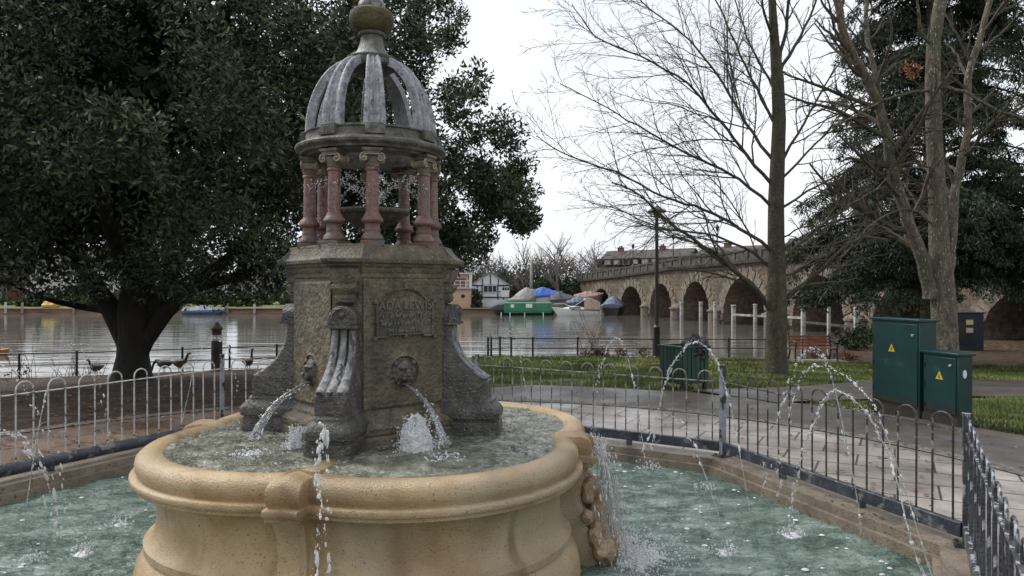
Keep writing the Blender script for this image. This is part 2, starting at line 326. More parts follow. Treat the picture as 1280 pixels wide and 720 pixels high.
def ground_mat():
    m = bpy.data.materials.new('grass_and_soil'); m.use_nodes = True; t = m.node_tree; L = t.links; b = t.nodes['Principled BSDF']; b.inputs['Roughness'].default_value = .9
    b.inputs['Specular IOR Level'].default_value = .2
    c = t.nodes.new('ShaderNodeTexCoord')
    def noise(s, d=6, dist=0):
        n = t.nodes.new('ShaderNodeTexNoise'); n.inputs['Scale'].default_value = s; n.inputs['Detail'].default_value = d; n.inputs['Distortion'].default_value = dist; L.new(c.outputs['Object'], n.inputs['Vector']); return n.outputs['Fac']
    def ramp(f, stops):
        r = t.nodes.new('ShaderNodeValToRGB'); e = r.color_ramp.elements; e[0].position, e[0].color = stops[0][0], (*stops[0][1], 1); e[1].position, e[1].color = stops[-1][0], (*stops[-1][1], 1)
        for p, q in stops[1:-1]: x = e.new(p); x.color = (*q, 1)
        L.new(f, r.inputs[0]); return r.outputs[0]
    grass = ramp(noise(2.6, 9), [(.30, (.065, .055, .027)), (.42, (.095, .11, .034)), (.55, (.14, .168, .05)), (.70, (.20, .205, .085))])
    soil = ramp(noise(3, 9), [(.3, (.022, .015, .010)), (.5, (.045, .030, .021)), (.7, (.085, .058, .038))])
    mud = ramp(noise(7, 7), [(.3, (.05, .042, .024)), (.7, (.12, .10, .055))])
    sx = t.nodes.new('ShaderNodeSeparateXYZ'); L.new(c.outputs['Object'], sx.inputs[0])
    def math_(op, a, bv):
        n = t.nodes.new('ShaderNodeMath'); n.operation = op
        for i, q in enumerate((a, bv)):
            if isinstance(q, (int, float)): n.inputs[i].default_value = q
            else: L.new(q, n.inputs[i])
        return n.outputs[0]
    def mrange(v, a, b2):
        r = t.nodes.new('ShaderNodeMapRange'); r.inputs[1].default_value = a; r.inputs[2].default_value = b2; L.new(v, r.inputs[0]); return r.outputs[0]
    def mix(f, a, bq):
        q = t.nodes.new('ShaderNodeMixRGB'); L.new(f, q.inputs[0]); L.new(a, q.inputs[1]); L.new(bq, q.inputs[2]); return q.outputs[0]
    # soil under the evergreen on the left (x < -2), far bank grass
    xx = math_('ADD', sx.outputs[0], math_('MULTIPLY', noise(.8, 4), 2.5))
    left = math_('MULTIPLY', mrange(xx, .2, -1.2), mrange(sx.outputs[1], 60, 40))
    # bare worn patches
    worn = mrange(noise(.7, 7, .6), .50, .60)
    col = mix(worn, grass, mud)
    # ring of mud beside path: distance from fountain centre
    dx = math_('SUBTRACT', sx.outputs[0], CX); dy = math_('SUBTRACT', sx.outputs[1], CY)
    rr = math_('SQRT', math_('ADD', math_('MULTIPLY', dx, dx), math_('MULTIPLY', dy, dy)), 0)
    rn = math_('ADD', rr, math_('MULTIPLY', math_('SUBTRACT', noise(1.3, 6), .5), 2.4))
    col = mix(math_('MULTIPLY', mrange(rn, 8.3, 7.4), .9), col, mud)
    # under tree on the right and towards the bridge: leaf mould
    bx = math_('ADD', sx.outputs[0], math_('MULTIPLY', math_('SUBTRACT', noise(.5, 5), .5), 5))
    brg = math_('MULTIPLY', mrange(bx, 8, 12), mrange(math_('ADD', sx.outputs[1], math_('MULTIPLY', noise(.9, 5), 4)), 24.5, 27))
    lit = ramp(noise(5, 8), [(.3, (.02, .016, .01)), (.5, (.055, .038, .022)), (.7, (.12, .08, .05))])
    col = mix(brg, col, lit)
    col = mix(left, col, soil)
    # edge of river: earth
    mudz = mrange(sx.outputs[2], -.86, -1.05)
    near = mrange(sx.outputs[1], 60, 50)
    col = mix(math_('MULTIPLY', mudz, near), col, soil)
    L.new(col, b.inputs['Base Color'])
    bp = t.nodes.new('ShaderNodeBump'); bp.inputs['Strength'].default_value = .8; bp.inputs['Distance'].default_value = .05; L.new(noise(14, 8), bp.inputs['Height']); L.new(bp.outputs[0], b.inputs['Normal'])
    return m
ground = build_ground()
def gz(x, y): return ground_z(x, y)
def G(px, py):
    """point on the ground under photo pixel"""
    Y = 4.0
    while Y < 75:
        p = P(px, py, Y)
        if p.z <= gz(p.x, p.y): return p
        Y += .03
    return p
# river
rv = MB(); rv.add([(-600, 15, WZ), (900, 15, WZ), (900, 600, WZ), (-600, 600, WZ)], [(0, 1, 2, 3)])
struct(rv.build('river', M['river']))

# octagonal pool outline (fence line)
OCT = [(2.76, 4.36), (1.96, 6.70), (-.40, 8.22), (-3.14, 7.80), (-4.36, 5.35), (-3.55, 2.85), (-1.35, 1.40), (1.25, 1.62)]
def inset(poly, d):
    n = len(poly); res = []
    for i in range(n):
        p0, p1, p2 = Vector(poly[i-1]), Vector(poly[i]), Vector(poly[(i+1) % n])
        d1 = (p1-p0).normalized(); d2 = (p2-p1).normalized()
        n1 = Vector((-d1.y, d1.x)); n2 = Vector((-d2.y, d2.x)); b = (n1+n2).normalized()
        res.append(tuple(p1+b*d/max(.3, b.dot(n1))))
    return res
def octR(a, poly):
    """radius of polygon from fountain centre at angle a"""
    d = Vector((math.cos(a), math.sin(a))); c = Vector((CX, CY)); best = 9
    for i in range(len(poly)):
        p = Vector(poly[i]); q = Vector(poly[(i+1) % len(poly)]); e = q-p
        den = d.x*e.y-d.y*e.x
        if abs(den) < 1e-9: continue
        w = p-c; t = (w.x*e.y-w.y*e.x)/den; u = (w.x*d.y-w.y*d.x)/den
        if t > 0 and -1e-6 <= u <= 1+1e-6: best = min(best, t)
    return best
KO = inset(OCT, -.10); KI = inset(OCT, .15); KS = inset(OCT, .19)
# paving slabs: octagon kerb edge to the circle of setts
def annulus(name, r_in, r_out, z, m, n=256, nr=3, zf=None):
    V = []; 
    for j in range(nr+1):
        for k in range(n):
            a = 2*math.pi*k/n; ri = r_in(a) if callable(r_in) else r_in; ro = r_out(a) if callable(r_out) else r_out
            r = ri+(ro-ri)*j/nr; x, y = CX+r*math.cos(a), CY+r*math.sin(a)
            V.append((x, y, (zf(x, y) if zf else 0)+z))
    Fq = np.array([(j*n+k, j*n+(k+1) % n, (j+1)*n+(k+1) % n, (j+1)*n+k) for j in range(nr) for k in range(n)])
    return struct(npmesh(name, np.array(V), Fq, m))
def paving_mat():
    m = bpy.data.materials.new('wet_paving_slabs'); m.use_nodes = True; t = m.node_tree; L = t.links; b = t.nodes['Principled BSDF']
    c = t.nodes.new('ShaderNodeTexCoord'); mpn = t.nodes.new('ShaderNodeMapping'); mpn.inputs['Rotation'].default_value = (0, 0, R(28)); L.new(c.outputs['Object'], mpn.inputs[0])
    br = t.nodes.new('ShaderNodeTexBrick'); br.inputs['Scale'].default_value = 1; br.inputs['Mortar Size'].default_value = .012; br.inputs['Brick Width'].default_value = .62; br.inputs['Row Height'].default_value = .45; br.inputs['Mortar Smooth'].default_value = .4
    br.inputs['Color1'].default_value = (.29, .268, .25, 1); br.inputs['Color2'].default_value = (.38, .355, .335, 1); br.inputs['Mortar'].default_value = (.07, .055, .045, 1)
    L.new(mpn.outputs[0], br.inputs['Vector'])
    n = t.nodes.new('ShaderNodeTexNoise'); n.inputs['Scale'].default_value = 1.6; n.inputs['Detail'].default_value = 9; n.inputs['Roughness'].default_value = .7; L.new(c.outputs['Object'], n.inputs['Vector'])
    r = t.nodes.new('ShaderNodeValToRGB'); r.color_ramp.elements[0].position = .33; r.color_ramp.elements[0].color = (.42, .36, .31, 1); r.color_ramp.elements[1].position = .66; r.color_ramp.elements[1].color = (1.15, 1.12, 1.1, 1)
    L.new(n.outputs['Fac'], r.inputs[0])
    mm = t.nodes.new('ShaderNodeMixRGB'); mm.blend_type = 'MULTIPLY'; mm.inputs[0].default_value = 1; L.new(br.outputs[0], mm.inputs[1]); L.new(r.outputs[0], mm.inputs[2])
    # brown leaf stain on the left side
    sx = t.nodes.new('ShaderNodeSeparateXYZ'); L.new(c.outputs['Object'], sx.inputs[0])
    mr = t.nodes.new('ShaderNodeMapRange'); mr.inputs[1].default_value = -.8; mr.inputs[2].default_value = -3; L.new(sx.outputs[0], mr.inputs[0])
    m2 = t.nodes.new('ShaderNodeMixRGB'); m2.blend_type = 'MULTIPLY'; L.new(mr.outputs[0], m2.inputs[0]); L.new(mm.outputs[0], m2.inputs[1]); m2.inputs[2].default_value = (.58, .44, .34, 1)
    L.new(m2.outputs[0], b.inputs['Base Color'])
    n3 = t.nodes.new('ShaderNodeTexNoise'); n3.inputs['Scale'].default_value = .9; n3.inputs['Detail'].default_value = 5; L.new(c.outputs['Object'], n3.inputs['Vector'])
    r3 = t.nodes.new('ShaderNodeMapRange'); r3.inputs[1].default_value = .42; r3.inputs[2].default_value = .6; r3.inputs[3].default_value = .30; r3.inputs[4].default_value = .65; L.new(n3.outputs['Fac'], r3.inputs[0]); L.new(r3.outputs[0], b.inputs['Roughness'])
    bp = t.nodes.new('ShaderNodeBump'); bp.inputs['Strength'].default_value = .5; bp.inputs['Distance'].default_value = .01; L.new(br.outputs['Fac'], bp.inputs['Height']); bp.invert = True; L.new(bp.outputs[0], b.inputs['Normal'])
    return m
annulus('paving', lambda a: octR(a, KO)-.01, 5.42, .004, paving_mat())
M['setts'] = mat('stone_setts', [(.05, .045, .04), (.13, .115, .10), (.24, .22, .2)], 16, .6, 1, 22, detail=3, bdist=.04)
annulus('sett_edging', 5.42, 5.62, .012, M['setts'])
M['asphalt'] = mat('damp_asphalt', [(.05, .046, .042), (.085, .078, .07), (.12, .11, .10)], 2.2, .55, .5, 160, spots=[(1.2, .5, .64, (.085, .06, .04), None)], wet=.3)
mb = MB()
def ringpath(u, v):
    a = R(92)-R(150)*u; wv = 1-sstep(.0, .1, 1-u)*0; r = 5.62+1.38*v*min(1, .25+u*9)
    x, y = CX+r*math.cos(a), CY+r*math.sin(a); return (x, y, max(0, gz(x, y))+.006+.02*v)
mb.grid(ringpath, 160, 6); struct(mb.build('path', M['asphalt']))
# branching path to the right
pc = [(3.2, 10.6), (5.0, 11.6), (7.2, 13.1), (10, 14.6), (14, 15.8), (20, 16.5), (30, 17)]
mb = MB(); NS = 70
def pc_at(t):
    i = min(int(t*(len(pc)-1)), len(pc)-2); f = t*(len(pc)-1)-i
    return Vector(pc[i]).lerp(Vector(pc[i+1]), f)
def pathfn(u, v):
    p = pc_at(v); q = pc_at(min(1, v+.02)); p0 = pc_at(max(0, v-.02)); d = (q-p0).normalized(); nn = Vector((-d.y, d.x))
    w = .85+.9*sstep(.15, .6, v)
    s = p+nn*(u-.5)*2*w; z = gz(s.x, s.y)
    return (s.x, s.y, z+.034)
mb.grid(pathfn, 14, NS)
struct(mb.build('footpath', M['asphalt']))
# kerb round the pool
mb = MB()
for a, b_, z0, z1 in ((KO, KI, -.10, .035), (inset(OCT, .14), KS, -.6, -.03)):
    n = 8
    for i in range(n):
        j = (i+1) % n; vs = [(*a[i], z0), (*a[j], z0), (*b_[j], z0), (*b_[i], z0), (*a[i], z1), (*a[j], z1), (*b_[j], z1), (*b_[i], z1)]
        mb.add(vs, [(4, 5, 6, 7), (0, 1, 5, 4), (2, 3, 7, 6), (3, 2, 1, 0)])
struct(mb.build('kerb', M['kerb'], smooth=False))
# pool water
def poolfn():
    nr, n = 130, 420; V = []; PW = inset(OCT, .18)
    for j in range(nr+1):
        for k in range(n):
            a = 2*math.pi*k/n; r = .9+(octR(a, PW)-.9)*j/nr if j else .9
            x, y = CX+r*math.cos(a), CY+r*math.sin(a)
            z = .014*mnoise.noise((x*3.2, y*4.8, 0))+.013*mnoise.noise((x*7, y*11, 4))+.004*mnoise.noise((x*19, y*22, 9))
            V.append((x, y, -.10+z))
    Fq = np.array([(j*n+k, j*n+(k+1) % n, (j+1)*n+(k+1) % n, (j+1)*n+k) for j in range(nr) for k in range(n)])
    o = npmesh('pool_water', np.array(V), Fq, M['pool']); o.data.polygons.foreach_set('use_smooth', [True]*len(Fq)); return struct(o)
poolfn()
PZ = -.09

# ------------------------------------------------------------------ FOUNTAIN
RZ = R(-6)
ftn = thing('fountain', 'tall Victorian stone drinking fountain with open ribbed dome, red granite columns and lobed buff basin', 'fountain', (CX, CY, 0), RZ)
def lobeR(a, ca=.47, r=.985):
    a = a+R(3.2); d = (a-math.pi/4) % (math.pi/2)
    if d > math.pi/4: d -= math.pi/2
    return ca*math.cos(d)+math.sqrt(r*r-ca*ca*math.sin(d)**2)
prof = [(-.30, .40), (-.20, .58), (-.165, .640), (-.145, .664), (-.115, .676), (-.07, .677), (-.03, .664), (-.006, .64), (.0, .61), (-.003, .585), (-.018, .566), (-.018, .558), (.020, .554), (.026, .546), (.026, .522), (.020, .516), (.004, .514), (.002, .492), (-.035, .486),
        (-.08, .465), (-.105, .42), (-.115, .35), (-.114, .28), (-.103, .23), (-.08, .19), (-.055, .172), (-.045, .165), (-.045, .128), (-.062, .118), (-.035, .09), (-.005, .04), (.012, -.05), (.015, -.6)]
n = 1200
BSH = Matrix.Rotation(-RZ, 2) @ Vector((.075, -.045))      # the basin sits a little off the tower axis
def notch_bump(a, o):
    a = a+R(3.2); d = (a+math.pi/4) % (math.pi/2)-math.pi/4; arc = abs(d)*1.38
    k = 1-sstep(.088, .100, arc); return k*.105*sstep(-.2, -.06, o)
rings = []
for o, z in prof:
    ring = []
    for k in range(n):
        a = 2*math.pi*k/n; r = lobeR(a)+o+notch_bump(a, o); ridge = .022*max(0, 1-abs((a+R(3.2)+math.pi/4) % (math.pi/2)-math.pi/4)*1.38/.085) if z > .6 else 0
        ring.append((r*math.cos(a)+BSH.x, r*math.sin(a)+BSH.y, z+ridge))
    rings.append(ring)
mb = MB(); mb.rings(rings, cap=False)
basin = mb.build('basin', M['sand'], ftn, ang=50)
# submerged floor
mb = MB(); n = 360
mb.rings([[((lobeR(2*math.pi*k/n)-.26)*math.cos(2*math.pi*k/n), (lobeR(2*math.pi*k/n)-.26)*math.sin(2*math.pi*k/n), .56) for k in range(n)], [(.2*math.cos(2*math.pi*k/n), .2*math.sin(2*math.pi*k/n), .57) for k in range(n)]], cap=False)
mb.build('basin_floor', M['sand'], basin)
for k in range(4):
    Mk = Matrix.Translation((BSH.x, BSH.y, 0)) @ Matrix.Rotation(k*math.pi/2-R(3.2), 4, 'Z')
    mb = MB()   # concave pilaster below the notch
    rs = []
    for z, r, w in ((.50, 1.375, .085), (.46, 1.355, .08), (.38, 1.325, .075), (.30, 1.315, .075), (.24, 1.325, .078), (.19, 1.35, .085), (.165, 1.37, .09), (.128, 1.37, .09), (.12, 1.35, .09), (.04, 1.41, .1), (-.1, 1.43, .11), (-.6, 1.43, .11)):
        rs.append([(1.2, -w, z), (r-.03, -w, z), (r, -w*.7, z), (r, w*.7, z), (r-.03, w, z), (1.2, w, z)])
    mb.rings(rs, True, Mk); mb.build('pilaster', M['sand'], basin, ang=22)
    if k != 3: continue
    mb = MB()   # low divider under the water from the buttress foot to the rim
    rs = []
    for r, z, w in ((.70, .655, .06), (.90, .657, .055), (1.04, .662, .055), (1.14, .675, .06), (1.20, .69, .07)):
        rs.append([(r, -w*1.6, .56), (r, -w, z), (r, 0, z+.012), (r, w, z), (r, w*1.6, .56)])
    mb.rings(rs, True, Mk); mb.build('divider', M['sand'], basin)
# lumpy lime crust below the spouting notch (right)
mb = MB(); random.seed(3)
for i in range(60):
    z = .36-.50*i/60+random.uniform(-.03, .03); yy = random.gauss(-.03, .10); rr = 1.365+BSH.x+.17*(i/60)**1.3-.9*yy*yy+random.uniform(-.03, .03); sz_ = random.uniform(.035, .08)
    mb.ball((rr, yy, z), sz_, (.9, 1.2, 1.1), 10, 7, jit=.1)
lc = mb.build('lime_crust', mat('lime_crust', [(.24, .165, .09), (.34, .25, .155), (.44, .35, .24)], 14, .28, 1, 50), basin)
md = lc.modifiers.new('remesh', 'REMESH'); md.mode = 'VOXEL'; md.voxel_size = .011; md.use_smooth_shade = True
md = lc.modifiers.new('smooth', 'SMOOTH'); md.iterations = 6; md.factor = .6
tx = bpy.data.textures.new('lumps', 'CLOUDS'); tx.noise_scale = .035; md = lc.modifiers.new('disp', 'DISPLACE'); md.texture = tx; md.strength = .03; md.texture_coords = 'LOCAL'
# basin water (its own sheet)
def basinfn():
    nr, n = 110, 520; V = []
    for j in range(nr+1):
        for k in range(n):
            a = 2*math.pi*k/n; r = .3+(lobeR(a)-.145-.3)*j/nr; x, y = r*math.cos(a)+BSH.x, r*math.sin(a)+BSH.y
            z = .009*mnoise.noise((x*7, y*7, 0))+.008*mnoise.noise((x*18, y*18, 4))+.004*mnoise.noise((x*40, y*40, 1))
            for (sx_, sy_, s_) in splash_local:
                d = math.hypot(x-sx_, y-sy_); z += .012*math.exp(-(d/.12)**2)*s_+.004*math.sin(d*55)*math.exp(-d/.22)
            V.append((x, y, .657+z))
    Fq = np.array([(j*n+k, j*n+(k+1) % n, (j+1)*n+(k+1) % n, (j+1)*n+k) for j in range(nr) for k in range(n)])
    o = npmesh('basin_water', np.array(V), Fq, M['basinw']); o.data.polygons.foreach_set('use_smooth', [True]*len(Fq)); o.location = (CX, CY, 0); o.rotation_euler = (0, 0, RZ); return struct(o)
def loc2(wx, wy):
    v = Matrix.Rotation(-RZ, 2) @ Vector((wx-CX, wy-CY)); return v
splash_local = []
for wx, wy in ((X(520, 4.02), 4.02), (X(373, 3.95), 3.95), (X(560, 3.85), 3.85), (X(315, 3.9), 3.9)):
    v = loc2(wx, wy); splash_local.append((v.x, v.y, 1))
basinfn()
def plan8(a, c):
    w = a*math.sqrt(2)-c; pts = []
    for k in range(4):
        t = k*math.pi/2; d = (math.cos(t), math.sin(t)); p = (-d[1], d[0])
        for s in (-1, 1): pts.append((d[0]*c+p[0]*w*s, d[1]*c+p[1]*w*s))
    return pts
def plan16(A, B, Wd):
    x = A*math.sqrt(2)-Wd; B = max(B, x+.001); pts = []
    for k in range(4):
        t = k*math.pi/2; d = (math.cos(t), math.sin(t)); p = (-d[1], d[0])
        for r, s in ((x, -Wd), (B, -Wd), (B, Wd), (x, Wd)): pts.append((d[0]*r+p[0]*s, d[1]*r+p[1]*s))
    return pts
# pedestal body
mb = MB()
mb.rings([[(x, y, z) for x, y in plan8(a, c)] for a, c, z in ((.49, .59, .5), (.49, .59, .70), (.48, .58, .712), (.49, .59, .725), (.495, .595, .76), (.48, .58, .785), (.445, .54, .80), (.44, .535, .825), (.42, .515, .838), (.412, .505, .85), (.412, .505, 1.66), (.42, .515, 1.665), (.42, .515, 1.71))])
ped = mb.build('pedestal', M['stone'], ftn, ang=25, bevel=.004)
# raised face panels with beaded edges
for k in range(4):
    Mk = Matrix.Rotation(math.pi/4+k*math.pi/2, 4, 'Z')
    mb = MB(); 
    # a panel sheet with rough worm-eaten relief, round niche left open for the lion
    NU, NV = 60, 110
    def pf(u, v):
        y = (u-.5)*.56; z = .862+v*.78
        e = min(.29-abs(y), z-.862, 1.642-z); up = min(1, e/.012)*.010
        d = math.hypot(y, z-1.075)
        dep = -.026*(1-sstep(.092, .102, d)) + .010*math.exp(-((d-.106)/.007)**2)
        rg = .006*abs(mnoise.noise((y*55+k*9, z*55, 2)))*1.2 if d > .115 else 0
        return (.413+up+rg+dep, y, z)
    mb.grid(pf, NU, NV); mb.v = [tuple(Mk @ Vector(v)) for v in mb.v]
    mb.build('face_panel', M['facestone'], ped)
    # lion mask: mane locks, brow, muzzle, eyes, ears
    lm = MB(); c = Mk
    lm.ball((.425, 0, 1.08), .062, (.55, .95, 1.05), 16, 10)
    lm.ball((.452, 0, 1.055), .034, (.95, .95, .8), 12, 8)      # muzzle
    lm.ball((.448, 0, 1.02), .022, (.8, .9, .6), 10, 6)         # chin
    lm.box((.466, 0, 1.083), (.022, .018, .04)); lm.ball((.484, 0, 1.066), .011, (.8, 1.3, .8), 8, 6)
    for s in (-1, 1):
        lm.ball((.452, s*.024, 1.100), .014, (.8, 1.3, .7), 8, 6); lm.ball((.47, s*.015, 1.05), .015, (.9, 1, .8), 8, 6)
        lm.ball((.44, s*.05, 1.125), .015, (.7, 1, 1), 8, 6)
    random.seed(5)
    for i in range(34):
        a = 2*math.pi*i/17; rr = .056 if i < 17 else .071
        lm.ball((.425-(.008 if i > 16 else 0), rr*math.sin(a)*.98, 1.08+rr*math.cos(a)*1.08), .018, (.8, .8, 1.1), 7, 5, jit=.15)
    lm.v = [tuple(Mk @ Vector((.412+(v[0]-.425)*1.15, v[1]*1.22, 1.08+(v[2]-1.08)*1.22))) for v in lm.v]
    lmo = lm.build('lion_mask', mat('dark_bronze_stone%d' % k, [(.025, .022, .02), (.085, .075, .065), (.18, .16, .14)], 30, .42, .5, 90), ped)
    # rust stain tongue below mouth
    mb = MB()
    mb.rings([[(x_, y_, z_) for x_, y_, z_ in ((.40, -.035*s_, .985-dz), (.435-dz*.2, -.03*s_, .987-dz), (.435-dz*.2, .03*s_, .987-dz), (.40, .035*s_, .985-dz))] for s_, dz in ((1, 0), (.8, .015), (.4, .028))], True, Mk)
    mb.build('drip_lip', M['redstone'], ped)
# plaque on the right and left faces
for k in (3,):
    ang = math.pi/4+k*math.pi/2   # local -45 deg = the face seen most
    Mk = Matrix.Rotation(ang, 4, 'Z') @ Matrix.Translation((-.018, 0, 0))
    def plaque_outline(s=1.0):
        pts = [(-.205, 1.297), (-.13, 1.297), (-.13, 1.309), (.13, 1.309), (.13, 1.297), (.205, 1.297), (.205, 1.515), (.165, 1.52)]
        for q in range(13):
            a = R(28)+R(124)*q/12; pts.append((.178*math.cos(a)*1.02, 1.452+.15*math.sin(a)))
        pts += [(-.165, 1.52), (-.205, 1.515)]
        cz = 1.44
        return [(x*s, cz+(z-cz)*s) for x, z in pts]
    mb = MB(); o1 = plaque_outline(1.0); o2 = plaque_outline(.93)
    mb.rings([[(.435, y, z) for y, z in o1], [(.463, y, z) for y, z in o1], [(.467, y*.98, 1.44+(z-1.44)*.98) for y, z in o1], [(.463, y, z) for y, z in o2], [(.452, y*.985, 1.44+(z-1.44)*.985) for y, z in o2]], True, Mk)
    for y, z in ((-.212, 1.518), (.212, 1.518), (-.212, 1.292), (.212, 1.292), (0, 1.604), (0, 1.30)):
        mb.ball((.462, y, z), .014, (.8, 1, 1.1), 10, 6, M=Mk)
    plq = mb.build('plaque', M['stone'], ped, ang=30)
    TR = Mk @ Matrix.Translation((.4525, 0, 0)) @ Matrix.Rotation(math.pi/2, 4, 'Z') @ Matrix.Rotation(math.pi/2, 4, 'X')
    def text_mesh(txt, size, x, z, ext=.006):
        cu = bpy.data.curves.new('t', 'FONT'); cu.body = txt; cu.size = size; cu.extrude = ext; cu.align_x = 'CENTER'; cu.bevel_depth = .0012
        ob = bpy.data.objects.new('t', cu); COL.objects.link(ob)
        dg = bpy.context.evaluated_depsgraph_get(); me = bpy.data.meshes.new_from_object(ob.evaluated_get(dg))
        bpy.data.objects.remove(ob); vs = [(v.co.x+x, v.co.y+z, v.co.z) for v in me.vertices]; fs = [tuple(p.vertices) for p in me.polygons]
        bpy.data.meshes.remove(me); return vs, fs
    mb = MB()
    vs, fs = text_mesh('ADA LEWIS', .074, 0, 1.468, .009); mb.add(vs, fs, TR)
    # worn, no longer legible rows of raised letter strokes
    random.seed(12)
    def strokes(z, x0, x1, h):
        x = x0
        while x < x1:
            kind = random.random(); w = random.uniform(.012, .02)
            if kind < .8: mb.beam(TR @ Vector((x, z, .003)), TR @ Vector((x+random.uniform(-.006, .006), z+h*random.uniform(.6, 1), .003)), .0075, .011)
            if kind > .35: mb.beam(TR @ Vector((x, z+h*random.random()*.5, .003)), TR @ Vector((x+w, z+h*random.uniform(.3, 1), .003)), .0075, .011)
            if kind > .7: mb.beam(TR @ Vector((x, z+.002, .003)), TR @ Vector((x+w*.8, z, .003)), .0075, .011)
            x += w+.006
    strokes(1.545, -.045, .045, .03); strokes(1.418, -.155, .15, .034); strokes(1.372, -.165, .165, .034); strokes(1.328, -.11, .11, .03)
    mb.build('lettering', M['letter'], plq)
# buttresses
for k in range(4):
    Mk = Matrix.Rotation(k*math.pi/2, 4, 'Z')
    mb = MB()
    def foot(r, w, z): 
        c_ = .03; return [(.40, -w, z), (r-c_, -w, z), (r, -w+c_, z), (r, w-c_, z), (r-c_, w, z), (.40, w, z)]
    mb.rings([foot(.865, .135, .5), foot(.865, .135, .738), foot(.852, .122, .741), foot(.852, .122, .757), foot(.868, .138, .76), foot(.87, .14, .80), foot(.858, .13, .825), foot(.825, .102, .858), foot(.825, .102, .87), foot(.81, .092, .885)] if True else [foot(.865, .135, .5), foot(.865, .135, .735), foot(.855, .128, .742), foot(.845, .12, .748), foot(.845, .12, .758), foot(.865, .135, .766), foot(.872, .14, .79), foot(.868, .137, .82), foot(.85, .125, .843), foot(.835, .115, .852), foot(.825, .11, .862), foot(.815, .10, .875), foot(.81, .095, .885)], True, Mk)
    bt = mb.build('buttress', M['greystone'], ftn, ang=30, bevel=.003)
    # die + sweeping fluted scroll
    mb = MB(); rs = []
    NT = 26
    for i in range(NT+1):
        t = i/NT
        if i == 0: z, rr, w, fl = .885, .80, .09, 0
        else:
            z = 1.005+(1.365-1.005)*t
            rr = .55+.25*(1-t)**2.8; w = .092-.014*t; fl = .024 if 1 <= i < NT else 0
        ring = [(.42, -w, z)]
        for j in range(25):
            y = (j/24-.5)*2
            rid = abs(math.sin(y*1.5*math.pi+math.pi/2)) if fl else .6
            ring.append((rr+fl*(rid**.7)-.006-(0.006 if abs(y) > .97 else 0), y*w, z-.0))
        ring.append((.42, w, z)); rs.append(ring)
        if i == 0: rs.append([(p[0], p[1], .995) for p in ring]); rs.append([(p[0]-.015 if p[0] > .5 else p[0], p[1], 1.0) for p in ring])
    mb.rings(rs, True, Mk); fs_ = mb.build('fluted_scroll', M['leadstone'], bt, ang=60); fs_.data.materials.append(M['greystone']); ad = Mk.to_3x3() @ Vector((0, 1, 0))
    for pl in fs_.data.polygons:
        if abs(pl.normal.dot(ad)) > .8 or pl.center.z < 1.002: pl.material_index = 1
    # cap: moulding, half-round pediment with boss
    mb = MB(); mb.box((.505, 0, 1.372), (.19, .19, .018), M=Mk); mb.box((.505, 0, 1.395), (.17, .175, .026), M=Mk)
    rs = []
    for r in (.46, .585, .59):
        s = 1 if r < .588 else .93
        rs.append([(r, .085*s, 1.409)]+[(r, .085*s*math.cos(math.pi*q/14), 1.41+.085*s*math.sin(math.pi*q/14)) for q in range(1, 14)]+[(r, -.085*s, 1.409)])
    mb.rings(rs, True, Mk)
    mb.ball((.592, 0, 1.44), .024, (.6, 1, 1), 12, 8, M=Mk)
    mb.tube([(.592, .062*math.cos(math.pi*q/12), 1.418+.062*math.sin(math.pi*q/12)) for q in range(13)], .006, 6, M=Mk)
    mb.build('scroll_cap', M['greystone'], bt, ang=40)
    # console under cornice
    mb = MB(); rs = []
    for z, r, w in ((1.50, .52, .05), (1.515, .54, .055), (1.54, .545, .06), (1.56, .535, .06), (1.575, .55, .075), (1.60, .565, .078), (1.62, .56, .078), (1.625, .54, .07), (1.64, .545, .085), (1.67, .56, .09), (1.715, .565, .09)):
        rs.append([(.45, -w, z), (r, -w, z), (r, w, z), (.45, w, z)])
    mb.rings(rs, True, Mk); mb.build('console', M['stone'], bt, ang=25, bevel=.003)
# cornice of the pedestal
mb = MB()
mb.rings([[(x, y, z) for x, y in plan16(A, B, Wd)] for A, B, Wd, z in ((.422, .52, .10, 1.69), (.432, .535, .105, 1.705), (.436, .54, .108, 1.722), (.45, .56, .115, 1.735), (.452, .562, .117, 1.745), (.47, .60, .125, 1.752), (.474, .605, .127, 1.775), (.468, .597, .125, 1.781), (.458, .575, .12, 1.793), (.449, .55, .115, 1.815), (.443, .53, .112, 1.838), (.441, .522, .111, 1.85), (.441, .52, .11, 1.864))])
mb.build('cornice', M['stone'], ftn, ang=25, bevel=.003)
